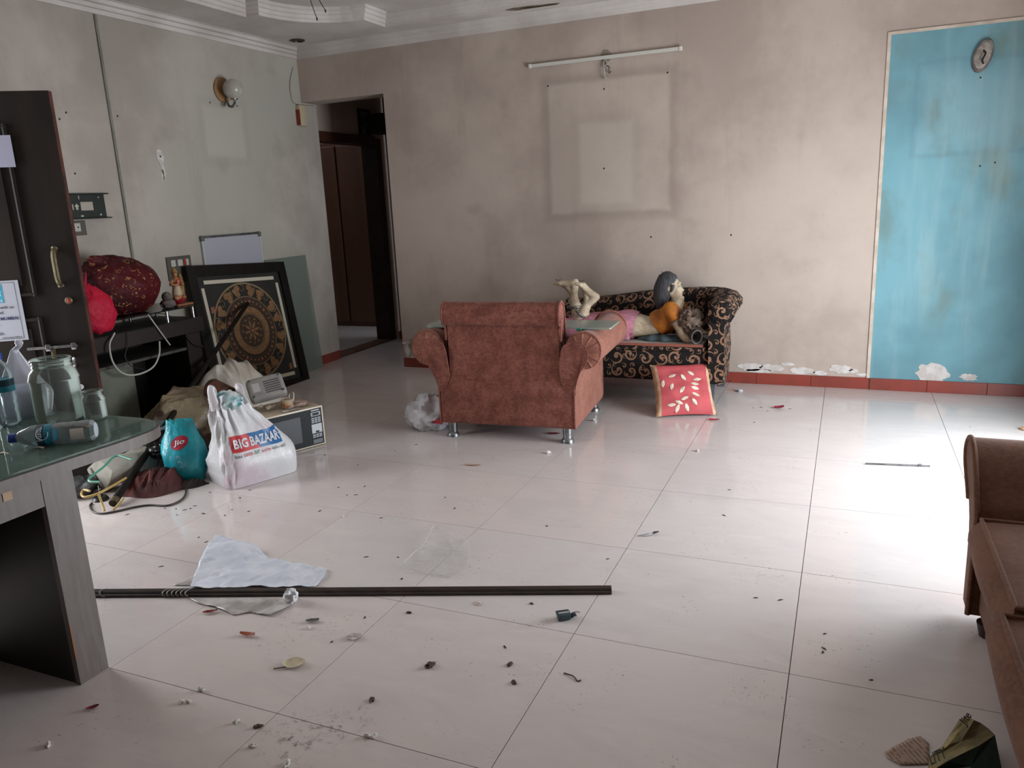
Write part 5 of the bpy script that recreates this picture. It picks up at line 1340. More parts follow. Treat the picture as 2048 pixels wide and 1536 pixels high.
mwbox('front_bezel', M('bezel_cream', '#c4b8a4', rough=.4), 0, .46, 0, .013, .004, .264, bev=.003)
dn_ = mwbox('door', MBLK, .102, .450, -.004, 0, .014, .254)
mwbox('window', MWIN, .165, .42, -.005, -.004, .050, .220, dn_)
cp_ = mwbox('control_panel', MBLK, .012, .098, -.004, 0, .014, .254)
MKEY = M('grey_keys', '#8f959c', rough=.5); MKEYL = M('label_white', '#b4b8be', rough=.5)
mwbox('display', MKEY, .022, .090, -.005, -.004, .205, .232, cp_); mwbox('display_window', MBLK, .034, .078, -.0055, -.005, .211, .226, cp_)
mwbox('brand_plate', MKEYL, .028, .086, -.005, -.004, .240, .247, cp_)
for r in range(3):
    for q in range(3): mwbox('key', MKEY, .024 + q * .023, .043 + q * .023, -.005, -.004, .160 + r * .013, .170 + r * .013, cp_)
mwbox('guide_label', MKEYL, .020, .092, -.005, -.004, .092, .152, cp_); mwbox('guide_mark', MBLK, .042, .066, -.0055, -.005, .094, .106, cp_)
for r in range(2):
    for q in range(3): mwbox('key', MKEY, .024 + q * .023, .043 + q * .023, -.005, -.004, .062 + r * .013, .072 + r * .013, cp_)
mwbox('door_button', M('dark_button', '#1d242a', rough=.3), .022, .090, -.006, -.004, .022, .050, cp_)
for a in (.04, .42):
    for d in (.04, .30): mwbox('foot', MDARKHOLE, a - .012, a + .012, d - .012, d + .012, 0, .0062)
# grey plastic device lying upside down, pot of yellow jelly, tissue scraps on top of the oven
ds = thing('upturned_device', 'grey plastic device lying upside down behind the oven', 'device', tuple(MWP(.22, .24, .264)))
MGP = M('grey_device', '#8b8884', '#7c7976', scale=6, rough=.5); MGD = M('grey_dark', '#4d4b49', rough=.6)
nn_ = V((.42, -.52, .74)).normalized(); xx_ = V((.62, .72, .10)); xx_ = (xx_ - nn_ * xx_.dot(nn_)).normalized(); yy_ = nn_.cross(xx_); pc_ = MWP(.255, .235, .37)
dmx = Matrix(((xx_.x, yy_.x, nn_.x, pc_.x), (xx_.y, yy_.y, nn_.y, pc_.y), (xx_.z, yy_.z, nn_.z, pc_.z), (0, 0, 0, 1)))
dmx = dmx @ Matrix.Scale(1.15, 4); b = MB().rbox(-.10, .10, -.075, .075, 0, .062, .022, 4).xf(dmx); b.build('shell', MGP, ds, 50)
for r in range(6): MB().box(-.01, .075, -.052 + r * .015, -.045 + r * .015, .062, .0636).xf(dmx).build('vent_slot', MGD, ds)
MB().box(-.075, -.035, -.03, .03, .062, .0634).xf(dmx).build('rating_label', M('rating_label', '#a9a6a2', rough=.6), ds)
MB().box(-.1005, -.098, -.045, .045, .018, .045).xf(dmx).build('grille', MGD, ds)
for x, y in ((-.08, -.055), (.08, -.055), (.08, .055), (-.08, .055)): MB().lathe([(.008, .061), (.007, .066)], (x, y, 0), 10).xf(dmx).build('rubber_foot', MGD, ds)
yb = thing('jelly_pot', 'clear plastic pot with yellow jelly on the microwave', 'pot', tuple(MWP(.185, .115, .2645)))
o_ = MWP(.185, .115, .2645)
MYEL = M('yellow_jelly', '#b5851f', '#9c6f18', scale=10, rough=.3); 
MTHIN = bpy.data.materials.new('thin_clear_plastic'); t = NT(MTHIN); t.set(col=lin('#d6dcd8'), rough=.12, alpha=.30, spec=.9)
MB().lathe([(.030, .003), (.036, .045), (.037, .055)], o_, 22).build('jelly', MYEL, yb)
MB().lathe([(.032, 0), (.039, .058), (.043, .060), (.043, .064)], o_, 24, cap=False).build('cup', MTHIN, yb, 50)
MB().grid(10, 2, lambda s, t_: o_ + V((math.cos(lerp(-2.4, .6, s)) * .0375, math.sin(lerp(-2.4, .6, s)) * .0375, lerp(.008, .036, t_)))).build('printed_wrap', M('printed_wrap', '#a99a5c', '#9a4a38', scale=45, rough=.5), yb, 60)
MTIS = M('pink_tissue', '#a58a7e', '#b39a90', scale=20, rough=.9)
def scrap(name, label, c, l, w, an, hgt, mat, cat='scrap', seed=1, group=None, nx=9, ny=6, curl=1.0):
    c = V(c); b = MB()
    def f(s, t_):
        e = 1 + .25 * nz((s * 4, t_ * 4, seed), 1, seed)
        x, y = (s - .5) * l * e, (t_ - .5) * w * e
        z = hgt * (.35 + .65 * abs(turb((s * 2.4, t_ * 2.4, seed), 1.0, seed, 2)) * 1.6) * curl
        return c + V((x * math.cos(an) - y * math.sin(an), x * math.sin(an) + y * math.cos(an), .0012 + max(0, z)))
    b.grid(nx, ny, f)
    return tag(b.build(name, mat, ang=60), label, cat, group)
scrap('tissue', 'crumpled pinkish tissue spread on the microwave top', MWP(.13, .10, .264), .17, .11, 1.1, .035, MTIS, seed=3, nx=14, ny=10)
scrap('wrapper', 'small red wrapper corner on the microwave top', MWP(.075, .135, .2655), .045, .03, .6, .016, M('red_wrapper', '#a81f34', rough=.5), seed=6)
scrap('paper_slip', 'white paper slip at the front edge of the microwave', MWP(.20, .03, .264), .11, .035, 1.15, .010, M('white_slip', '#b8b2b0', rough=.8), seed=8)
tag(MB().tube(spline([MWP(.11, .19, .268), MWP(.09, .21, .30), MWP(.075, .24, .325), MWP(.09, .27, .31), MWP(.10, .25, .272)], 6), .005, 8).build('cable', M('white_lead', '#c0bcb2', rough=.4), ang=60), 'white looped lead of the upturned device', 'cable')
scrap('biscuit_wrap', 'cream wrapper crumpled between device and carrier bag', MWP(.30, .16, .264), .09, .06, .4, .04, M('cream_wrap', '#a89c88', rough=.6), seed=12)

# ---- big white carrier bag with red and blue print
bc = V((-3.165, 3.385, 0))
bu = V((.166, .393, 0)).normalized(); bvv = V((-bu.y, bu.x, 0))             # along the front, away from the viewer
if bvv.dot(CAM - bc) > 0: bvv = -bvv
front0 = V((-3.088, 3.078, 0)); FWD = .43; DEP = .30
def bag_ring(t_, n=96):
    """cross-section at height fraction t_: a box below, gathered above"""
    hh = .50
    w = FWD * lerp(1, .42, smooth((t_ - .25) / .75)) * (1 + .05 * math.sin(math.pi * min(1, t_ * 2)))
    d = DEP * lerp(1, .30, smooth((t_ - .2) / .8)) * (1 + .10 * math.sin(math.pi * min(1, t_ * 2.2)))
    mid = front0 + bu * (FWD / 2 - .10 * smooth((t_ - .3) / .7)) + bvv * (DEP / 2)
    e = lerp(.28, .75, smooth(t_ * 1.3)); out = []
    for k in range(n):
        a = 2 * math.pi * k / n; ca, sa = math.cos(a), math.sin(a)
        x = (abs(ca) ** e) * (1 if ca >= 0 else -1) * w / 2; y = (abs(sa) ** e) * (1 if sa >= 0 else -1) * d / 2
        pl2 = smooth((t_ - .35) / .5) * (.010 * math.sin(a * 17 + 2 * math.sin(t_ * 4)) + .008 * math.sin(a * 9 + t_ * 7))
        cr = .006 * turb((ca * 2, sa * 2, t_ * 3), 1.6, 2) * min(1, t_ * 8) + (.014 * turb((ca * 3, sa * 3, t_ * 5), 1.6, 5) * (1 if ca < -.5 else .3)) * min(1, t_ * 8)
        q = V((x, y, 0)); r_ = q.normalized()
        q = q + r_ * (pl2 + cr)
        out.append(mid + bu * q.x + bvv * q.y + V((0, 0, .0015 + t_ * hh + .02 * math.sin(3 * a + 1) * smooth((t_ - .8) / .2))))
    return out
MBAG = bpy.data.materials.new('white_carrier_plastic'); t = NT(MBAG); p_ = t.obj()
cc = t.mix(t.step(t.noise(p_, 4, 3), .45, .65), lin('#c9c9cb'), lin('#c3b0b8')); cc = t.mix(t.math('MULTIPLY', t.step(t.noise(p_, 7, 3), .55, .7), .4), cc, lin('#a9b3ac'))
t.set(col=cc, rough=.35, spec=.5); t.bump(t.noise(p_, 22, 5, .7, .6), .35, .008)
cb_ = thing('carrier_bag', 'bulging white carrier bag with red and blue BIG BAZAAR print', 'bag', tuple(front0 + bu * .2 + bvv * .15))
NT_ = 22
MB().rings([bag_ring(j / NT_) for j in range(NT_ + 1)], cap=False).build('bag_body', MBAG, cb_, 70)
top = bag_ring(1.0)
def strap(i0, i1, peak, side):
    a, c_ = top[i0], top[i1]; b = MB(); P = spline([a - V((0, 0, .05)), a.lerp(peak, .55) + side * .01, peak, c_.lerp(peak, .55) - side * .01, c_ - V((0, 0, .05))], 7)
    b.tube(P, [.030 - .012 * math.sin(math.pi * k / (len(P) - 1)) for k in range(len(P))], 12, flat=.45); b.build('handle', MBAG, cb_, 60)
pk1 = PX(436, 770, x=bc.x - .02); pk2 = PX(487, 770, x=bc.x + .02)
strap(40, 56, V((top[48].x + .02, top[48].y, .575)), bu); strap(4, 88, V((top[0].x - .03, top[0].y, .545)), bu)
crumple('bag_contents', sum(top, V()) / len(top) + V((0, 0, -.03)), (.075, .075, .055), 17, M('teal_packet', '#2a7f86', '#c4c9c8', scale=9, rough=.4), cb_, .35, 2.2, 26, 16)
def bag_front(u, v, e=.004):
    """point on the viewer-facing side of the bag: u metres along the front, v metres up"""
    t_ = v / .50; r = bag_ring(max(0, min(1, t_)))
    best = None; x = u
    mid = front0
    half = [q for q in r if (q - sum(r, V()) / len(r)).dot(bvv) < 0]
    half.sort(key=lambda q: (q - mid).dot(bu))
    for i in range(len(half) - 1):
        a0, a1 = (half[i] - mid).dot(bu), (half[i + 1] - mid).dot(bu)
        if a0 <= x <= a1: 
            q = half[i].lerp(half[i + 1], (x - a0) / max(1e-6, a1 - a0)); return V((q.x, q.y, .0015 + t_ * .5)) - bvv * e
    q = half[0] if x < (half[0] - mid).dot(bu) else half[-1]
    return V((q.x, q.y, .0015 + t_ * .5)) - bvv * e
MRP = M('red_print', '#b8343a', rough=.4); MBP = M('blue_print', '#1f5f94', rough=.4); MWP_ = M('white_letter', '#c9c9cf', rough=.4)
def band(u0, u1, v0, v1, sl, mat, nm, e, n=12, skew0=0, skew1=0):
    MB().grid(n, 6, lambda s, t_: bag_front(lerp(u0 + skew0 * t_, u1 + skew1 * t_, s), lerp(v0, v1, t_) + sl * s, e)).build(nm, mat, cb_, 60)
band(.055, .215, .200, .288, .0, MRP, 'print_red', .0035, skew1=-.06); band(.215, .352, .200, .288, .0, MBP, 'print_blue', .0035, skew0=-.06)
lettering('print_letters', 'BIG', lambda u, v: bag_front(u, v, .0065), MWP_, cb_, .080, .052, .03, u0=.068, v0=.218)
lettering('print_letters', 'BAZAAR', lambda u, v: bag_front(u, v, .0065), MWP_, cb_, .180, .052, .03, u0=.162, v0=.218)
xx = .055
for s_, mt, w in (('Isse', MINK, .040), ('sasta', MRP, .054), ('aur', M('green_print', '#4f8a72', rough=.4), .034), ('accha', MRP, .055), ('kahin nahi!', MINK, .085)):
    lettering('print_slogan', s_, lambda u, v: bag_front(u, v, .005), mt, cb_, w, .018, 0, .2, u0=xx, v0=.172); xx += w + .010

# ---- turquoise carrier bag
jc = V((-3.475, 3.155, 0)); jb_ = thing('carrier_bag', 'turquoise plastic bag with red oval logo beside the white bag', 'bag', tuple(jc))
MTQ = bpy.data.materials.new('turquoise_plastic'); t = NT(MTQ); p_ = t.obj(); t.set(col=t.mix(t.step(t.noise(p_, 9, 3), .4, .65), lin('#1d8e9e'), lin('#2aa6b2')), rough=.28, spec=.6); t.bump(t.noise(p_, 16, 4, .7, .8), .6, .012)
ju = V((.86, .5, 0)).normalized(); jv = V((-.5, .86, 0))
def jring(t_, n=64):
    w = lerp(.20, .25, math.sin(math.pi * min(1, t_ * 1.2))) * lerp(1, .72, smooth((t_ - .6) / .4)); d = lerp(.12, .17, math.sin(math.pi * min(1, t_ * 1.3))) * lerp(1, .4, smooth((t_ - .5) / .5)); out = []
    for k in range(n):
        a = 2 * math.pi * k / n; q = V((math.cos(a), math.sin(a), 0)); rr = 1 + .10 * turb((q.x * 1.6, q.y * 1.6, t_ * 2.2), 1.4, 9) * min(1, t_ * 6)
        out.append(jc + ju * q.x * w / 2 * rr + jv * q.y * d / 2 * rr + V((0, 0, .0015 + t_ * .36 + .035 * nz((q.x * 2, q.y * 2, 3), 1.5) * smooth((t_ - .7) / .3))))
    return out
MB().rings([jring(j / 16) for j in range(17)]).build('bag_body', MTQ, jb_, 70)
def jfront(u, v, e=.006):
    r = jring(v / .36); half = [q for q in r if (q - jc).dot(jv) < 0]; half.sort(key=lambda q: (q - jc).dot(ju))
    for i in range(len(half) - 1):
        a0, a1 = (half[i] - jc).dot(ju), (half[i + 1] - jc).dot(ju)
        if a0 <= u <= a1:
            q = half[i].lerp(half[i + 1], (u - a0) / max(1e-6, a1 - a0)); return V((q.x, q.y, v)) - jv * e
    q = half[0] if u < 0 else half[-1]; return V((q.x, q.y, v)) - jv * e
R = [[jfront(.0 + math.cos(2 * math.pi * k / 28) * .048 * f, .245 + math.sin(2 * math.pi * k / 28) * .036 * f + math.cos(2 * math.pi * k / 28) * .010 * f, .005) for k in range(28)] for f in (1, .66, .33, .02)]
MB().rings(R, cap=False).build('logo_oval', M('logo_red', '#9a1f34', rough=.4), jb_, 60)
lettering('logo_letters', 'Jio', lambda u, v: jfront(u, v + u * .2, .009), MWP_, jb_, .060, .034, .02, u0=-.030, v0=.229)
for k in range(3): MB().tube([jfront(-.02 + .008 * k, .165 - .03 * k, .006), jfront(-.005 + .006 * k, .175 - .03 * k, .006), jfront(.0 + .006 * k, .160 - .03 * k, .006)], .0025, 5).build('pale_print', M('pale_print', '#7f8fa0', rough=.5), jb_)

# ---- bucket, hangers, clothes and cord beneath the desk edge
bk = thing('bucket', 'pale blue plastic bucket partly hidden under the desk top', 'bucket', (-3.92, 3.31, 0))
MBK = M('pale_blue_plastic', '#8fa6b0', '#7f97a2', scale=5, rough=.4)
MB().lathe([(.085, 0), (.088, .01), (.115, .235), (.121, .238), (.121, .25), (.111, .25), (.084, .014), (.002, .013)], (-3.92, 3.31, 0), 32).build('tub', MBK, bk, 40)
MB().tube([(-3.92 + .122 * math.cos(a), 3.31 + .05 * math.sin(a) - .09, .235 + .0 - .12 * abs(math.sin(a))) for a in [math.pi + math.pi * k / 16 for k in range(17)]], .004, 6).build('bail', MSTEEL, bk)
cloth_heap('maroon_trousers', 'faded maroon trousers dropped on the floor by the bag', -3.55, 2.99, .20, .14, .10, 21, MGRN2, rot=math.radians(30), fold=.05, freq=11, power=2.2)
cloth_heap('dark_garment', 'dark brown garment lying under the maroon trousers', -3.46, 3.05, .17, .07, .035, 25, MDKC, rot=math.radians(28), fold=.02, freq=9, power=2.5)
wc = thing('rolled_cloth', 'rolled off-white canvas cloth beside the green hanger', 'cloth', (-3.75, 2.93, 0))
b = MB(); a0, a1 = V((-3.815, 2.86, .10)), V((-3.77, 3.14, .12)); RR = []
for k in range(16):
    t_ = k / 15; c = a0.lerp(a1, t_) + V((.02 * math.sin(t_ * 4), 0, .01 * math.sin(t_ * 6)))
    RR.append([V((c.x + math.cos(q) * .085 * (1 + .12 * math.sin(3 * q + t_ * 5)), c.y + .015 * math.sin(q * 2), max(.0015, c.z + math.sin(q) * .085 * (1 + .10 * math.cos(4 * q + t_ * 4)) - .01))) for q in [2 * math.pi * j / 26 for j in range(26)]])
b.rings(RR); b.build('roll', M('off_white_canvas', '#a5a298', '#8d8a80', scale=9, rough=.85, bump=.4, bscale=30), wc, 60)
MB().tube(spline([a0 + V((-.05, -.012, .04)), a0 + V((-.02, -.018, -.02)), a0 + V((.02, -.015, -.06))], 5), .008, 6).build('fold_edge', M('cloth_edge', '#7f7c74', rough=.9), wc)
def hanger(name, label, pts, r, mat, extra=()):
    o = thing(name, label, 'hanger', tuple(V((pts[0].x, pts[0].y, min(q.z for q in pts) - r))))
    MB().tube(spline(pts, 8), r, 8).build('bar', mat, o, 60)
    for e_ in extra: MB().tube(spline(e_, 8), r, 8).build('bar', mat, o, 60)
    return o
MYH = M('yellow_plastic', '#b59a5e', '#a88c50', scale=8, rough=.4); MGH = M('green_plastic', '#4f8f7c', rough=.4)
H = lambda u, v, z: PX(u, v, z=z)
hanger('clothes_hanger', 'pale yellow plastic hanger standing against the pole foot', [H(179, 982, .10), H(168, 980, .095), H(163, 988, .085), H(170, 994, .08), H(196, 987, .09), H(225, 972, .10), H(252, 956, .105)], .0065, MYH, [[H(197, 988, .09), H(203, 1004, .05), H(209, 1022, .012)], [H(248, 996, .06), H(236, 1010, .03), H(226, 1020, .010)]])
hanger('clothes_hanger', 'mint green plastic hanger lying over the canvas roll', [H(263, 919, .22), H(232, 912, .225), H(208, 933, .215), H(181, 955, .195), H(180, 963, .185), H(199, 964, .185)], .006, MGH, [[H(232, 912, .225), H(224, 906, .23)]])
tag(MB().tube(spline([H(370, 966, .006), H(372, 985, .006), H(362, 1000, .006), H(335, 1011, .006), H(300, 1010, .006), H(270, 1014, .006), H(235, 1022, .006), H(205, 1027, .006), H(186, 1023, .006), H(180, 1012, .006), H(184, 1006, .006)], 6), .0055, 8).build('power_cord', M('dark_grey_cord', '#34322f', rough=.5), ang=60), 'dark grey power cord curving over the floor below the hangers', 'cord')
shoe = thing('black_shoe', 'scuffed black shoe tipped over under the desk', 'shoe', (-3.86, 2.80, 0))
crumple('upper', (-3.87, 2.79, .055), (.06, .115, .055), 31, M('black_leather', '#141313', '#3f4240', scale=12, rough=.35), shoe, .18, 1.6, 26, 16, .002, ridged=False)
crumple('toe_cap', (-3.86, 2.74, .095), (.035, .05, .035), 33, M('grey_sheen', '#3a3d3b', '#55585a', scale=14, rough=.3), shoe, .2, 1.8, 20, 12, ridged=False)
pb_ = crumple('black_packet', tuple(PX(318, 905, z=.14)), (.075, .06, .045), 41, M('black_plastic', '#0f0f10', '#1a1a1c', scale=9, rough=.25), None, .4, 2.0, 30, 18)
pb_.location.z = .10; tag(pb_, 'crumpled shiny black packet above the maroon trousers', 'packet')
bt = PX(200, 1000, z=.01); tag(MB().lathe([(.040, 0), (.042, .006), (.034, .020), (.012, .024), (.010, .045), (.004, .047)], (bt.x - .02, bt.y + .02, 0), 18).build('pump_lid', M('black_lid', '#151515', rough=.4)), 'small black pump lid on the floor near the yellow hanger', 'lid')
MB().tube([(bt.x - .02, bt.y + .02, .045), (bt.x - .02, bt.y + .02, .085)], .003, 6).build('pin', MSTEEL, bpy.data.objects['pump_lid'])
tag(MB().tube(spline([H(352, 961, .012), H(358, 968, .012)], 3), .012, 8).build('white_clip', MSWW, ang=60), 'short white plastic piece by the turquoise bag base', 'scrap') if False else None

# ================================================================ things on the open floor
# plastic bag behind the armchair with a red printed mark
pbg = thing('plastic_bag', 'crumpled white plastic bag with red mark left of armchair', 'bag', (-2.50, 4.60, 0))
crumple('film', (-2.60, 4.48, .10), (.145, .13, .12), 51, M('white_film', '#d6d6da', '#c8c8ce', scale=7, rough=.4, bump=.5, bscale=14, bd=.012), pbg, .45, 1.2, 48, 26, .0015)
q0 = PX(858, 836, y=4.375)
MB().grid(6, 3, lambda s, t_: PX(lerp(846, 884, s) + 2 * t_, lerp(834, 843, t_) + 6 * s, y=4.368 - .004 * math.sin(math.pi * s))).build('red_print', M('red_mark', '#a82430', rough=.5), pbg)
# dark bar on the floor, tape winding, white plastic sheets
z_ = .013
A, B = PX(1223, 1179, z=z_), PX(150, 1186, z=z_)
dirb = (B - A).normalized(); nb = V((-dirb.y, dirb.x, 0))
bar = thing('wooden_bar', 'long dark wooden bar lying across the floor', 'bar', (A.x, A.y, 0))
Lb = (B - A).length
MBAR = M('dark_stained_bar', '#32261f', '#241a15', scale=6, rough=.4, stretch=(1, 8, 1))
def bx_(l, w, h): return A + dirb * l + nb * w + V((0, 0, h - z_))
pf = [(-.017, 0), (.017, 0), (.017, .010), (.012, .013), (.011, .017), (.007, .021), (-.017, .021)]
MB().rings([[bx_(l, w, h + .0008) for w, h in pf] for l in (0, Lb)]).build('moulded_length', MBAR, bar, 30)
for l in ((PX(335 + 9 * k, 1185, z=z_) - A).dot(dirb) for k in range(6)):
    MB().tube([bx_(l + .012 * math.sin(2 * math.pi * k / 20 + 1), math.cos(2 * math.pi * k / 20) * .0215, .0125 + math.sin(2 * math.pi * k / 20) * .0115) for k in range(20)], .0028, 6, True).build('wire_winding', M('grey_wire', '#6f6a64', rough=.5), bar)
l = (PX(210, 1185, z=z_) - A).dot(dirb); MB().tube([bx_(l + .015 * math.sin(2 * math.pi * k / 20), math.cos(2 * math.pi * k / 20) * .0215, .0125 + math.sin(2 * math.pi * k / 20) * .0115) for k in range(20)], .0025, 6, True).build('wire_winding', bpy.data.materials['grey_wire'], bar)
def sheet(name, label, outline, mat, seed, amp, cat, lift=lambda s, q: 0, nsub=5, zfun=None):
    """thin sheet with a polygon outline in the picture, lying on the floor with wrinkles"""
    pts = [PX(u, v, z=0) for u, v in outline]; bm = bmesh.new()
    vs = [bm.verts.new(p) for p in pts]; bm.faces.new(vs); bmesh.ops.triangulate(bm, faces=bm.faces[:])
    for _ in range(nsub): bmesh.ops.subdivide_edges(bm, edges=[e for e in bm.edges if e.calc_length() > .022], cuts=1, use_grid_fill=True); bmesh.ops.triangulate(bm, faces=bm.faces[:])
    bmesh.ops.beautify_fill(bm, faces=bm.faces[:], edges=bm.edges[:])
    for v in bm.verts:
        w = turb((v.co.x, v.co.y, seed), 9, seed, 3)
        v.co.z = .0022 + amp * abs(w) + (zfun(v.co) if zfun else 0)
    b = MB().bm(bm); o = b.build(name, mat, None, 9); tag(o, label, cat)
    so_ = o.modifiers.new('thick', 'SOLIDIFY'); so_.thickness = .0008
    return o
MSHT = M('white_poly_sheet', '#d4d8e0', '#c4c9d4', scale=9, rough=.4, bump=.3, bscale=40); MSHT2 = M('dirty_film', '#c2bdb9', '#a09a96', scale=12, rough=.35, bump=.5, bscale=40)
fold0, fold1 = PX(400, 1160, z=0), PX(640, 1165, z=0)
apex = PX(445, 1090, z=0)
def up(co):
    d = (co - A).dot(nb); return max(0, .026 * (1 - abs(d - .0) / .06)) + .035 * smooth((co - fold1).length / .7) * smooth(1 - abs((co - apex).length - .12) / .25)
sheet('plastic_sheet', 'crisp white plastic sheet folded over the wooden bar', [(432, 1084), (446, 1082), (470, 1094), (505, 1100), (540, 1118), (575, 1124), (615, 1134), (655, 1140), (650, 1156), (628, 1178), (560, 1180), (478, 1178), (420, 1188), (376, 1186), (392, 1150), (415, 1110)], MSHT, 3, .016, 'plastic sheet', zfun=up)
sheet('plastic_sheet', 'dirty translucent film sticking out below the wooden bar', [(376, 1196), (420, 1200), (500, 1198), (560, 1200), (598, 1196), (580, 1214), (540, 1234), (500, 1226), (468, 1232), (430, 1216), (395, 1208)], MSHT2, 5, .010, 'plastic sheet')
sheet('film_corner', 'thin beige film corner showing behind the taped bar end', [(345, 1172), (395, 1150), (388, 1172)], MSHT2, 6, .004, 'plastic sheet')
cw = PX(583, 1204, z=0); tag(crumple('paper_wad', (cw.x, cw.y, .026), (.026, .026, .028), 61, M('white_paper', '#d2d2d4', rough=.9), None, .5, 2.4, 22, 14, .001), 'white paper wad sitting on the film below the bar', 'paper')
# clear crinkled film near the centre
MCF = bpy.data.materials.new('clear_film'); t = NT(MCF)
e_ = t.noise(t.obj(), 26, 5, .8, 1.5); t.set(col=lin('#dcdad8'), rough=.12, spec=1.0, alpha=t.math('ADD', .10, t.math('MULTIPLY', t.step(e_, .58, .72), .5))); t.bump(e_, .9, .02)
cf = sheet('clear_wrapper', 'clear crinkled plastic wrapper on the floor behind the bar', [(868, 1056), (880, 1068), (905, 1078), (935, 1080), (945, 1090), (940, 1110), (938, 1130), (920, 1152), (900, 1158), (860, 1150), (825, 1145), (806, 1134), (830, 1110), (848, 1092)], MCF, 8, .03, 'wrapper', zfun=lambda co: .045 * smooth(1 - (co - PX(885, 1080, z=0)).length / .16))
for k, pts in enumerate(([(868, 1058), (850, 1094), (828, 1114), (808, 1134)], [(808, 1136), (850, 1149), (902, 1156)], [(868, 1096), (900, 1108), (930, 1112)])):
    MB().tube(spline([PX(u, v, z=0) + V((0, 0, .02 if k != 1 else .006)) for u, v in pts], 6), .0018, 5).build('crease', MTHIN, cf, 60)

# long thin rod and pen
r0, r1 = PX(1731, 927, z=.005), PX(1860, 932, z=.005)
ro_ = thing('metal_rod', 'thin steel rod lying on the bright floor by the sofa', 'rod', (r0.x, r0.y, 0))
MB().tube([r0, r1], .0048, 8).build('shaft', MSTEEL, ro_); MB().tube([r0.lerp(r1, .82), r0.lerp(r1, .87)], .0075, 8).build('collar', MSTEEL, ro_).location.z += .0026
fe = thing('feather', 'small white and black feather on the floor', 'feather', tuple(PX(1297, 1069, z=0)))
f0_, f1_ = PX(1279, 1071, z=.004), PX(1317, 1066, z=.004)
MB().grid(12, 4, lambda s, t_: f0_.lerp(f1_, s) + V((.004, -.012, 0)) * (t_ - .5) * 2 * math.sin(math.pi * min(1, s * 1.05)) + V((0, 0, .006 * s * s))).build('vane', M('feather_white', '#b9bac0', '#d2d3d8', scale=30, rough=.8), fe, 60)
MB().grid(6, 3, lambda s, t_: f0_.lerp(f1_, lerp(.72, 1.02, s)) + V((.004, -.013, 0)) * (t_ - .5) * 2 * (1 - s * .6) + V((0, 0, .0015 + .006 * lerp(.72, 1, s) ** 2))).build('dark_tip', M('feather_dark', '#33333a', rough=.8), fe, 60)
MB().tube([f0_ - (f1_ - f0_) * .12, f0_.lerp(f1_, .5) + V((0, 0, .003))], .0012, 5).build('quill', M('quill', '#5a5550', rough=.6), fe)

# crushed carton, leaves, petals, plaster chips
MLF = {'red': M('dry_red_petal', '#7a1a24', '#5a141c', scale=30, rough=.6), 'orange': M('dry_orange_leaf', '#a0563a', '#8a3f2e', scale=30, rough=.7), 'tan': M('dry_tan_leaf', '#b5a58c', '#8f8064', scale=20, rough=.7), 'grey': M('grey_leaf', '#55524e', '#76726c', scale=25, rough=.8), 'white': M('plaster_chip', '#d0ccc6', rough=.9), 'brown': M('brown_bit', '#4a3a30', rough=.8)}
def chip(name, label, u, v, size, mat, seed, cat, flat=.5, group=None):
    p = PX(u, v, z=0); o = crumple(name, (p.x, p.y, size * flat * .3), (size * .42, size * .26, size * flat * .34), seed, MLF[mat] if isinstance(mat, str) else mat, None, .9, 1.7, 12, 8, .0006, 20)
    o.rotation_euler.z = seed * 1.3
    return tag(o, label, cat, group)
def leaf(name, label, u, v, l, w, an, mat, seed, cat='leaf', group=None, curl=.5):
    p = PX(u, v, z=0); an = math.radians(an); b = MB()
    def f(s, t_):
        x = (s - .5) * l; y = (t_ - .5) * w * math.sin(math.pi * (s * .92 + .04)) ** .7
        z = .0015 + curl * (abs(t_ - .5) * w * .6 + (s - .5) ** 2 * l * .5) + .002 * nz((s * 5, t_ * 5, seed), 1, seed) + .002
        return p + V((x * math.cos(an) - y * math.sin(an), x * math.sin(an) + y * math.cos(an), max(.0008, z)))
    b.grid(10, 5, f); return tag(b.build(name, MLF[mat] if isinstance(mat, str) else mat, ang=60), label, cat, group)
cr_ = thing('crushed_carton', 'small crushed dark blue carton right of the bar end', 'carton', tuple(PX(1128, 1238, z=0)))
p = PX(1128, 1238, z=0); mcr = Matrix.Translation(p) @ Matrix.Rotation(.6, 4, 'Z')
MNAVY = M('navy_card', '#22343c', '#34474e', scale=20, rough=.45)
b = MB().rbox(-.026, .026, -.018, .018, .001, .026, .003, 2)
b.v = [q + V((.012 * nz(q, 40, 3), .010 * nz(q, 40, 5), .0)) for q in b.v]; b.xf(mcr).build('box', MNAVY, cr_)
MB().grid(4, 3, lambda s, t_: mcr @ V((.024 + .022 * s, (t_ - .5) * .03, .006 + .008 * math.sin(s * 2)))).build('flap', MNAVY, cr_)
MB().box(-.02, .02, -.004, .004, .0262, .0268).xf(mcr).build('white_stripe', MSWW, cr_)
leaf('petal', 'twisted dark red petal just below the white film', 421, 1226, .055, .024, 40, 'red', 3, 'petal', curl=.6)
leaf('leaf', 'curled orange dry leaf below the plastic sheet', 495, 1272, .062, .026, 10, 'orange', 4, curl=.7)
leaf('petal', 'dark red petal on the floor in front of the desk leg', 185, 1418, .038, .02, 50, 'red', 5, 'petal', curl=.6)
tf = leaf('leaf', 'broad pale tan dried petal below the curled orange leaf', 588, 1330, .075, .062, 25, M('cream_petal', '#c9bda0', '#b3a688', scale=20, rough=.7), 6, curl=.35)
a_ = PX(572, 1334, z=.004); MB().tube([a_, a_ + V((-.035, -.022, 0))], .0018, 5).build('stalk', MLF['brown'], tf)
leaf('leaf', 'grey striped leaf fragment right of the red petal', 625, 1244, .05, .028, 30, 'grey', 7)
chip('plaster_chip', 'white chip touching the grey striped leaf fragment', 618, 1257, .024, 'white', 71, 'chip')
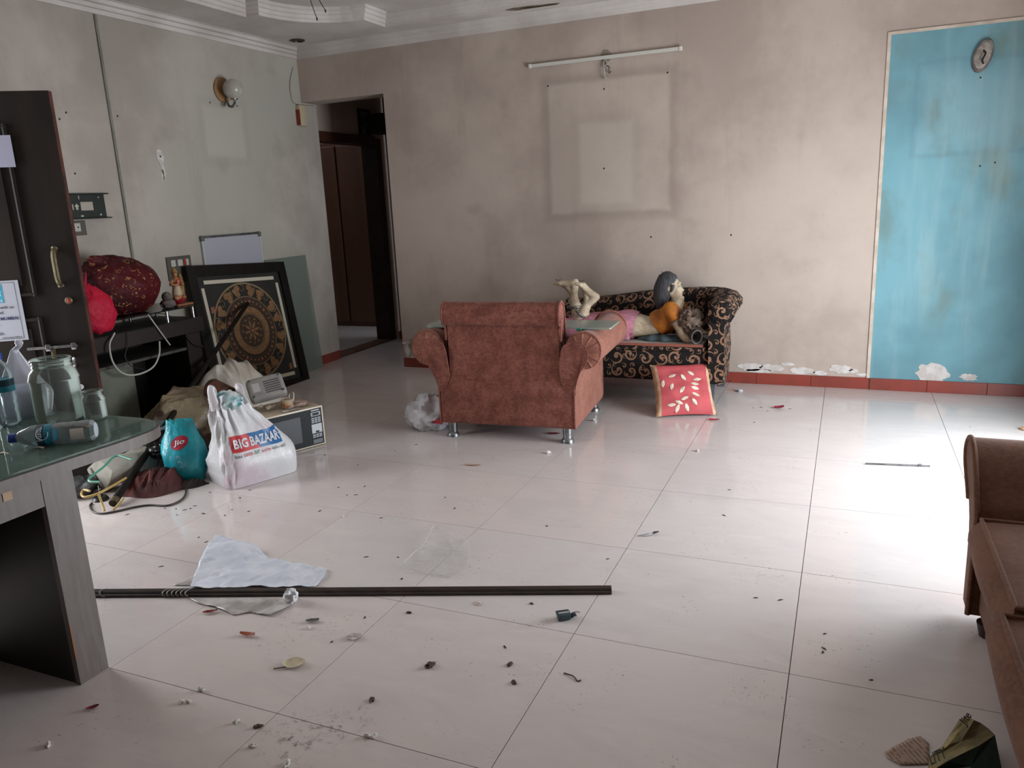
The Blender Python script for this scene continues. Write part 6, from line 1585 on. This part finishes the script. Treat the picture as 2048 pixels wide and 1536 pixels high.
leaf('paper_scrap', 'grey and white paper scrap beside the floor joint', 708, 1276, .05, .045, 35, M('newsprint_bit', '#8f8781', '#c0b8b2', scale=60, rough=.8), 8, 'paper', curl=.3)
chip('plaster_chip', 'flat cream chip near the middle of the wooden bar', 956, 1207, .038, M('cream_chip', '#c4b8ac', rough=.9), 72, 'chip', .25)
leaf('petal', 'bright red petal on the floor right of the cushion', 1428, 841, .07, .035, 0, M('crimson_petal', '#a8203c', rough=.6), 9, 'petal', curl=.5)
leaf('petal', 'red petal lying under the rear edge of the armchair', 1108, 868, .085, .035, 5, 'red', 10, 'petal', curl=.25)
leaf('petal', 'crumpled crimson petal cluster on the bright floor', 1558, 817, .075, .05, 30, M('crimson_petal_dark', '#8a1c34', rough=.6), 11, 'petal', curl=.7)
leaf('leaf', 'narrow brown leaf with a pale stalk left of the armchair foot', 945, 931, .10, .022, 8, M('pale_leaf', '#b08a72', rough=.7), 12, curl=.3)
wp = PX(1775, 777, z=0); tag(MB().tube([(wp.x - .05, wp.y, .014), (wp.x + .06, wp.y + .03, .016)], [.012, .017], 12).build('paper_roll', M('white_red_roll', '#c8ccd6', '#b05a60', scale=14, rough=.6)), 'small rolled white paper by the blue wall skirting', 'paper')
chip('grey_scrap', 'grey scrap next to the rolled paper by the skirting', 1752, 778, .075, 'grey', 73, 'scrap', .5)
chip('plastic_scrap', 'pale crinkled plastic scrap near the damask sofa foot', 1478, 783, .075, M('pale_plastic', '#c4c8d0', rough=.4), 74, 'scrap', .4)
chip('black_scrap', 'black lump beside the rear foot of the damask sofa', 1460, 764, .07, 'brown', 75, 'scrap', .7)
chip('wood_stub', 'short pale stub at the right edge of the bright floor', 2044, 859, .06, M('stub', '#b59070', rough=.7), 76, 'scrap', .4)
chip('plastic_stopper', 'small white knob on the floor right of the armchair', 1187, 842, .03, 'white', 77, 'scrap', .9)
for k, (u, v, s_, lab) in enumerate(((402, 1382, .028, 'white plaster crumb nearest the floor joint below the desk leg'), (363, 1406, .02, 'left of the paired white crumbs below the desk leg'), (378, 1405, .022, 'right of the paired white crumbs below the desk leg'), (474, 1446, .024, 'thin white crumb above the dirt smear at the bottom'), (96, 1493, .026, 'white crumb at the lower left corner of the floor'), (505, 1495, .024, 'white crumb left of the dirt smear near the bottom edge'), (575, 1530, .03, 'cream crumb at the bottom edge under the dirt smear'), (733, 1474, .024, 'left of two white crumbs on the lower floor joint'), (748, 1474, .022, 'right of two white crumbs on the lower floor joint'), (687, 1034, .02, 'tiny white crumb on the joint behind the plastic sheet'), (1097, 907, .035, 'pale scrap on the floor below the armchair legs'), (1394, 903, .03, 'white fragment on the joint below the cushion'))):
    chip('plaster_crumb', lab, u, v, s_, 'white', 80 + k, 'crumb', .7)
for k, (u, v, s_, lab) in enumerate(((860, 1332, .045, 'ragged grey dirt clump in the lower middle of the floor'), (1028, 1366, .026, 'dark round seed right of the ragged dirt clump'), (517, 1454, .03, 'dark clump beside the joint near the bottom left'), (745, 1402, .03, 'flat brown ring of dirt above the lower joint'), (818, 1226, .024, 'brown crumb just below the wooden bar'), (1020, 1330, .028, 'dark bit above the round seed'), (1063, 1208, .018, 'tiny ring of dirt below the bar end'))):
    chip('dirt_clump', lab, u, v, s_, 'brown', 100 + k, 'dirt', .4)
tw = PX(1145, 1353, z=0); tag(MB().tube(spline([PX(1128, 1346, z=.002), PX(1146, 1352, z=.004), PX(1155, 1362, z=.002), PX(1162, 1360, z=.003)], 5), .0022, 6).build('twig', MLF['brown'], ang=60), 'short bent brown twig in the lower centre of the floor', 'twig')
tag(MB().tube(spline([PX(1136, 1230, z=.003), PX(1148, 1224, z=.005), PX(1160, 1224, z=.002)], 5), .0012, 5).build('thread', MLF['brown'], ang=60), 'thin curved thread beside the crushed carton', 'thread')
tag(MB().tube(spline([PX(486, 948, z=.002), PX(478, 958, z=.004), PX(466, 985, z=.002)], 5), .0014, 5).build('thread', MLF['brown'], ang=60), 'dark thread at the foot of the white carrier bag', 'thread') if False else None
# dark flakes scattered below the bags (all alike)
MFLK = M('dark_flake', '#2a2422', rough=.8)
flakes = [(330, 1017), (352, 1018), (369, 1020), (381, 1017), (354, 1030), (408, 1028), (450, 1031), (405, 1027), (390, 1012), (500, 980), (420, 985), (480, 996), (498, 1023), (464, 1020), (255, 1029), (412, 1084), (397, 1075), (322, 1133), (677, 975), (694, 990), (712, 990), (730, 973), (716, 930), (640, 1022), (762, 1036), (790, 902), (833, 889), (650, 910), (796, 1115), (732, 1114), (803, 1158), (890, 995), (909, 1017), (730, 1235), (663, 1284), (1010, 1294), (1094, 1052), (1215, 1118), (1448, 1031), (1459, 980), (1506, 816), (1522, 815), (1545, 815), (1535, 822), (1580, 818), (1508, 845), (1650, 1268), (1648, 1297), (1645, 1305), (1742, 1360), (1560, 1200), (1512, 1196)]
ff = [MB().prism([(-.009 * s, -.002), (0, -.0045), (.010 * s, 0), (.003, .004)], lambda a, b, k: (a, b, .0004 + .0012 * k)).mesh('dark_flake', MFLK, None) for s in (1, .75, 1.3)]
for k, (u, v) in enumerate(flakes):
    o = bpy.data.objects.new('dark_flake', ff[k % 3]); COL.objects.link(o); p = PX(u, v, z=0); o.location = (p.x, p.y, 0); o.rotation_euler = (0, 0, random.uniform(0, 6))
    tag(o, 'tiny dark flake of dirt scattered on the tiled floor', 'flake', 'dark flakes scattered over the floor')

# printed papers and dark green packet at the lower right
MCARD = bpy.data.materials.new('printed_page'); t = NT(MCARD); x, y, z = t.sep(t.obj())
ln = t.math('MULTIPLY', t.step(t.math('SINE', t.math('MULTIPLY', t.math('ADD', x, t.math('MULTIPLY', y, .6)), 420)), .2, .5), t.step(t.noise(t.vmul(t.obj(), (1, 1, 1)), 60, 3), .42, .5)); t.set(col=t.mix(t.math('MULTIPLY', ln, .6), lin('#a58c7c'), lin('#4a3a32')), rough=.8)
sheet('printed_page', 'torn pale page with fine print at the lower right', [(1768, 1506), (1785, 1498), (1815, 1480), (1840, 1474), (1858, 1490), (1858, 1530), (1800, 1532), (1775, 1518)], MCARD, 11, .006, 'paper', nsub=4)
MOL = M('olive_print', '#7d7048', '#6a6142', scale=14, rough=.7); MGRK = M('dark_green_card', '#0f2a24', '#143630', scale=12, rough=.35)
pkx = thing('folded_packet', 'crumpled olive and dark green packet lettered LITY', 'packet', tuple(PX(1930, 1520, z=0)))
def pk_sheet(nm, mat, outline, hgt, seed):
    pts = [PX(u, v, z=h) for (u, v), h in zip(outline, hgt)]
    c = sum(pts, V()) / len(pts); b = MB(); n = len(pts)
    vs = pts + [p.lerp(c, .5) + V((0, 0, .008 * nz(p, 30, seed))) for p in pts] + [c]
    fs = [(i, (i + 1) % n, n + (i + 1) % n, n + i) for i in range(n)] + [(n + i, n + (i + 1) % n, 2 * n) for i in range(n)]
    b.add(vs, fs); o = b.build(nm, mat, pkx, None); m_ = o.modifiers.new('thick', 'SOLIDIFY'); m_.thickness = .0015; return o
pk_sheet('olive_face', MOL, [(1858, 1515), (1885, 1492), (1918, 1440), (1930, 1434), (1948, 1440), (1962, 1446), (1978, 1458), (1990, 1470), (1960, 1490), (1935, 1502), (1895, 1522), (1866, 1540), (1856, 1536)], [.01, .03, .05, .06, .07, .06, .055, .05, .05, .05, .045, .02, .005], 3)
pk_sheet('dark_face', MGRK, [(1866, 1540), (1895, 1522), (1935, 1502), (1960, 1490), (1990, 1470), (2004, 1540), (1990, 1600), (1900, 1600)], [.02, .045, .05, .05, .05, .02, .004, .004], 5)
pk_sheet('olive_flap', M('tan_flap', '#8a7a50', '#a0946a', scale=18, rough=.7), [(1880, 1500), (1902, 1470), (1932, 1432), (1944, 1437), (1915, 1470), (1893, 1494)], [.035, .055, .085, .085, .062, .045], 7)
MINKG = M('dark_green_ink', '#14201a', rough=.6)
def pk_text(s, a, b_, hgt, z0, z1, w, col=MINKG):
    P0, P1 = PX(*a, z=z0), PX(*b_, z=z1); ux = (P1 - P0).normalized(); uy = V((0, 0, 1)).cross(ux); uy = (uy + V((0, 0, .45))).normalized()
    nrm_ = ux.cross(uy)
    if nrm_.z < 0: nrm_ = -nrm_
    lettering('cover_letters', s, lambda u, v: P0 + ux * u + uy * v + nrm_ * .004, col, pkx, (P1 - P0).length, hgt, .015)
pk_text('LITY', (1864, 1532), (1896, 1516), .028, .036, .062, .05); pk_text('Jite', (1934, 1458), (1947, 1437), .026, .078, .084, .04)
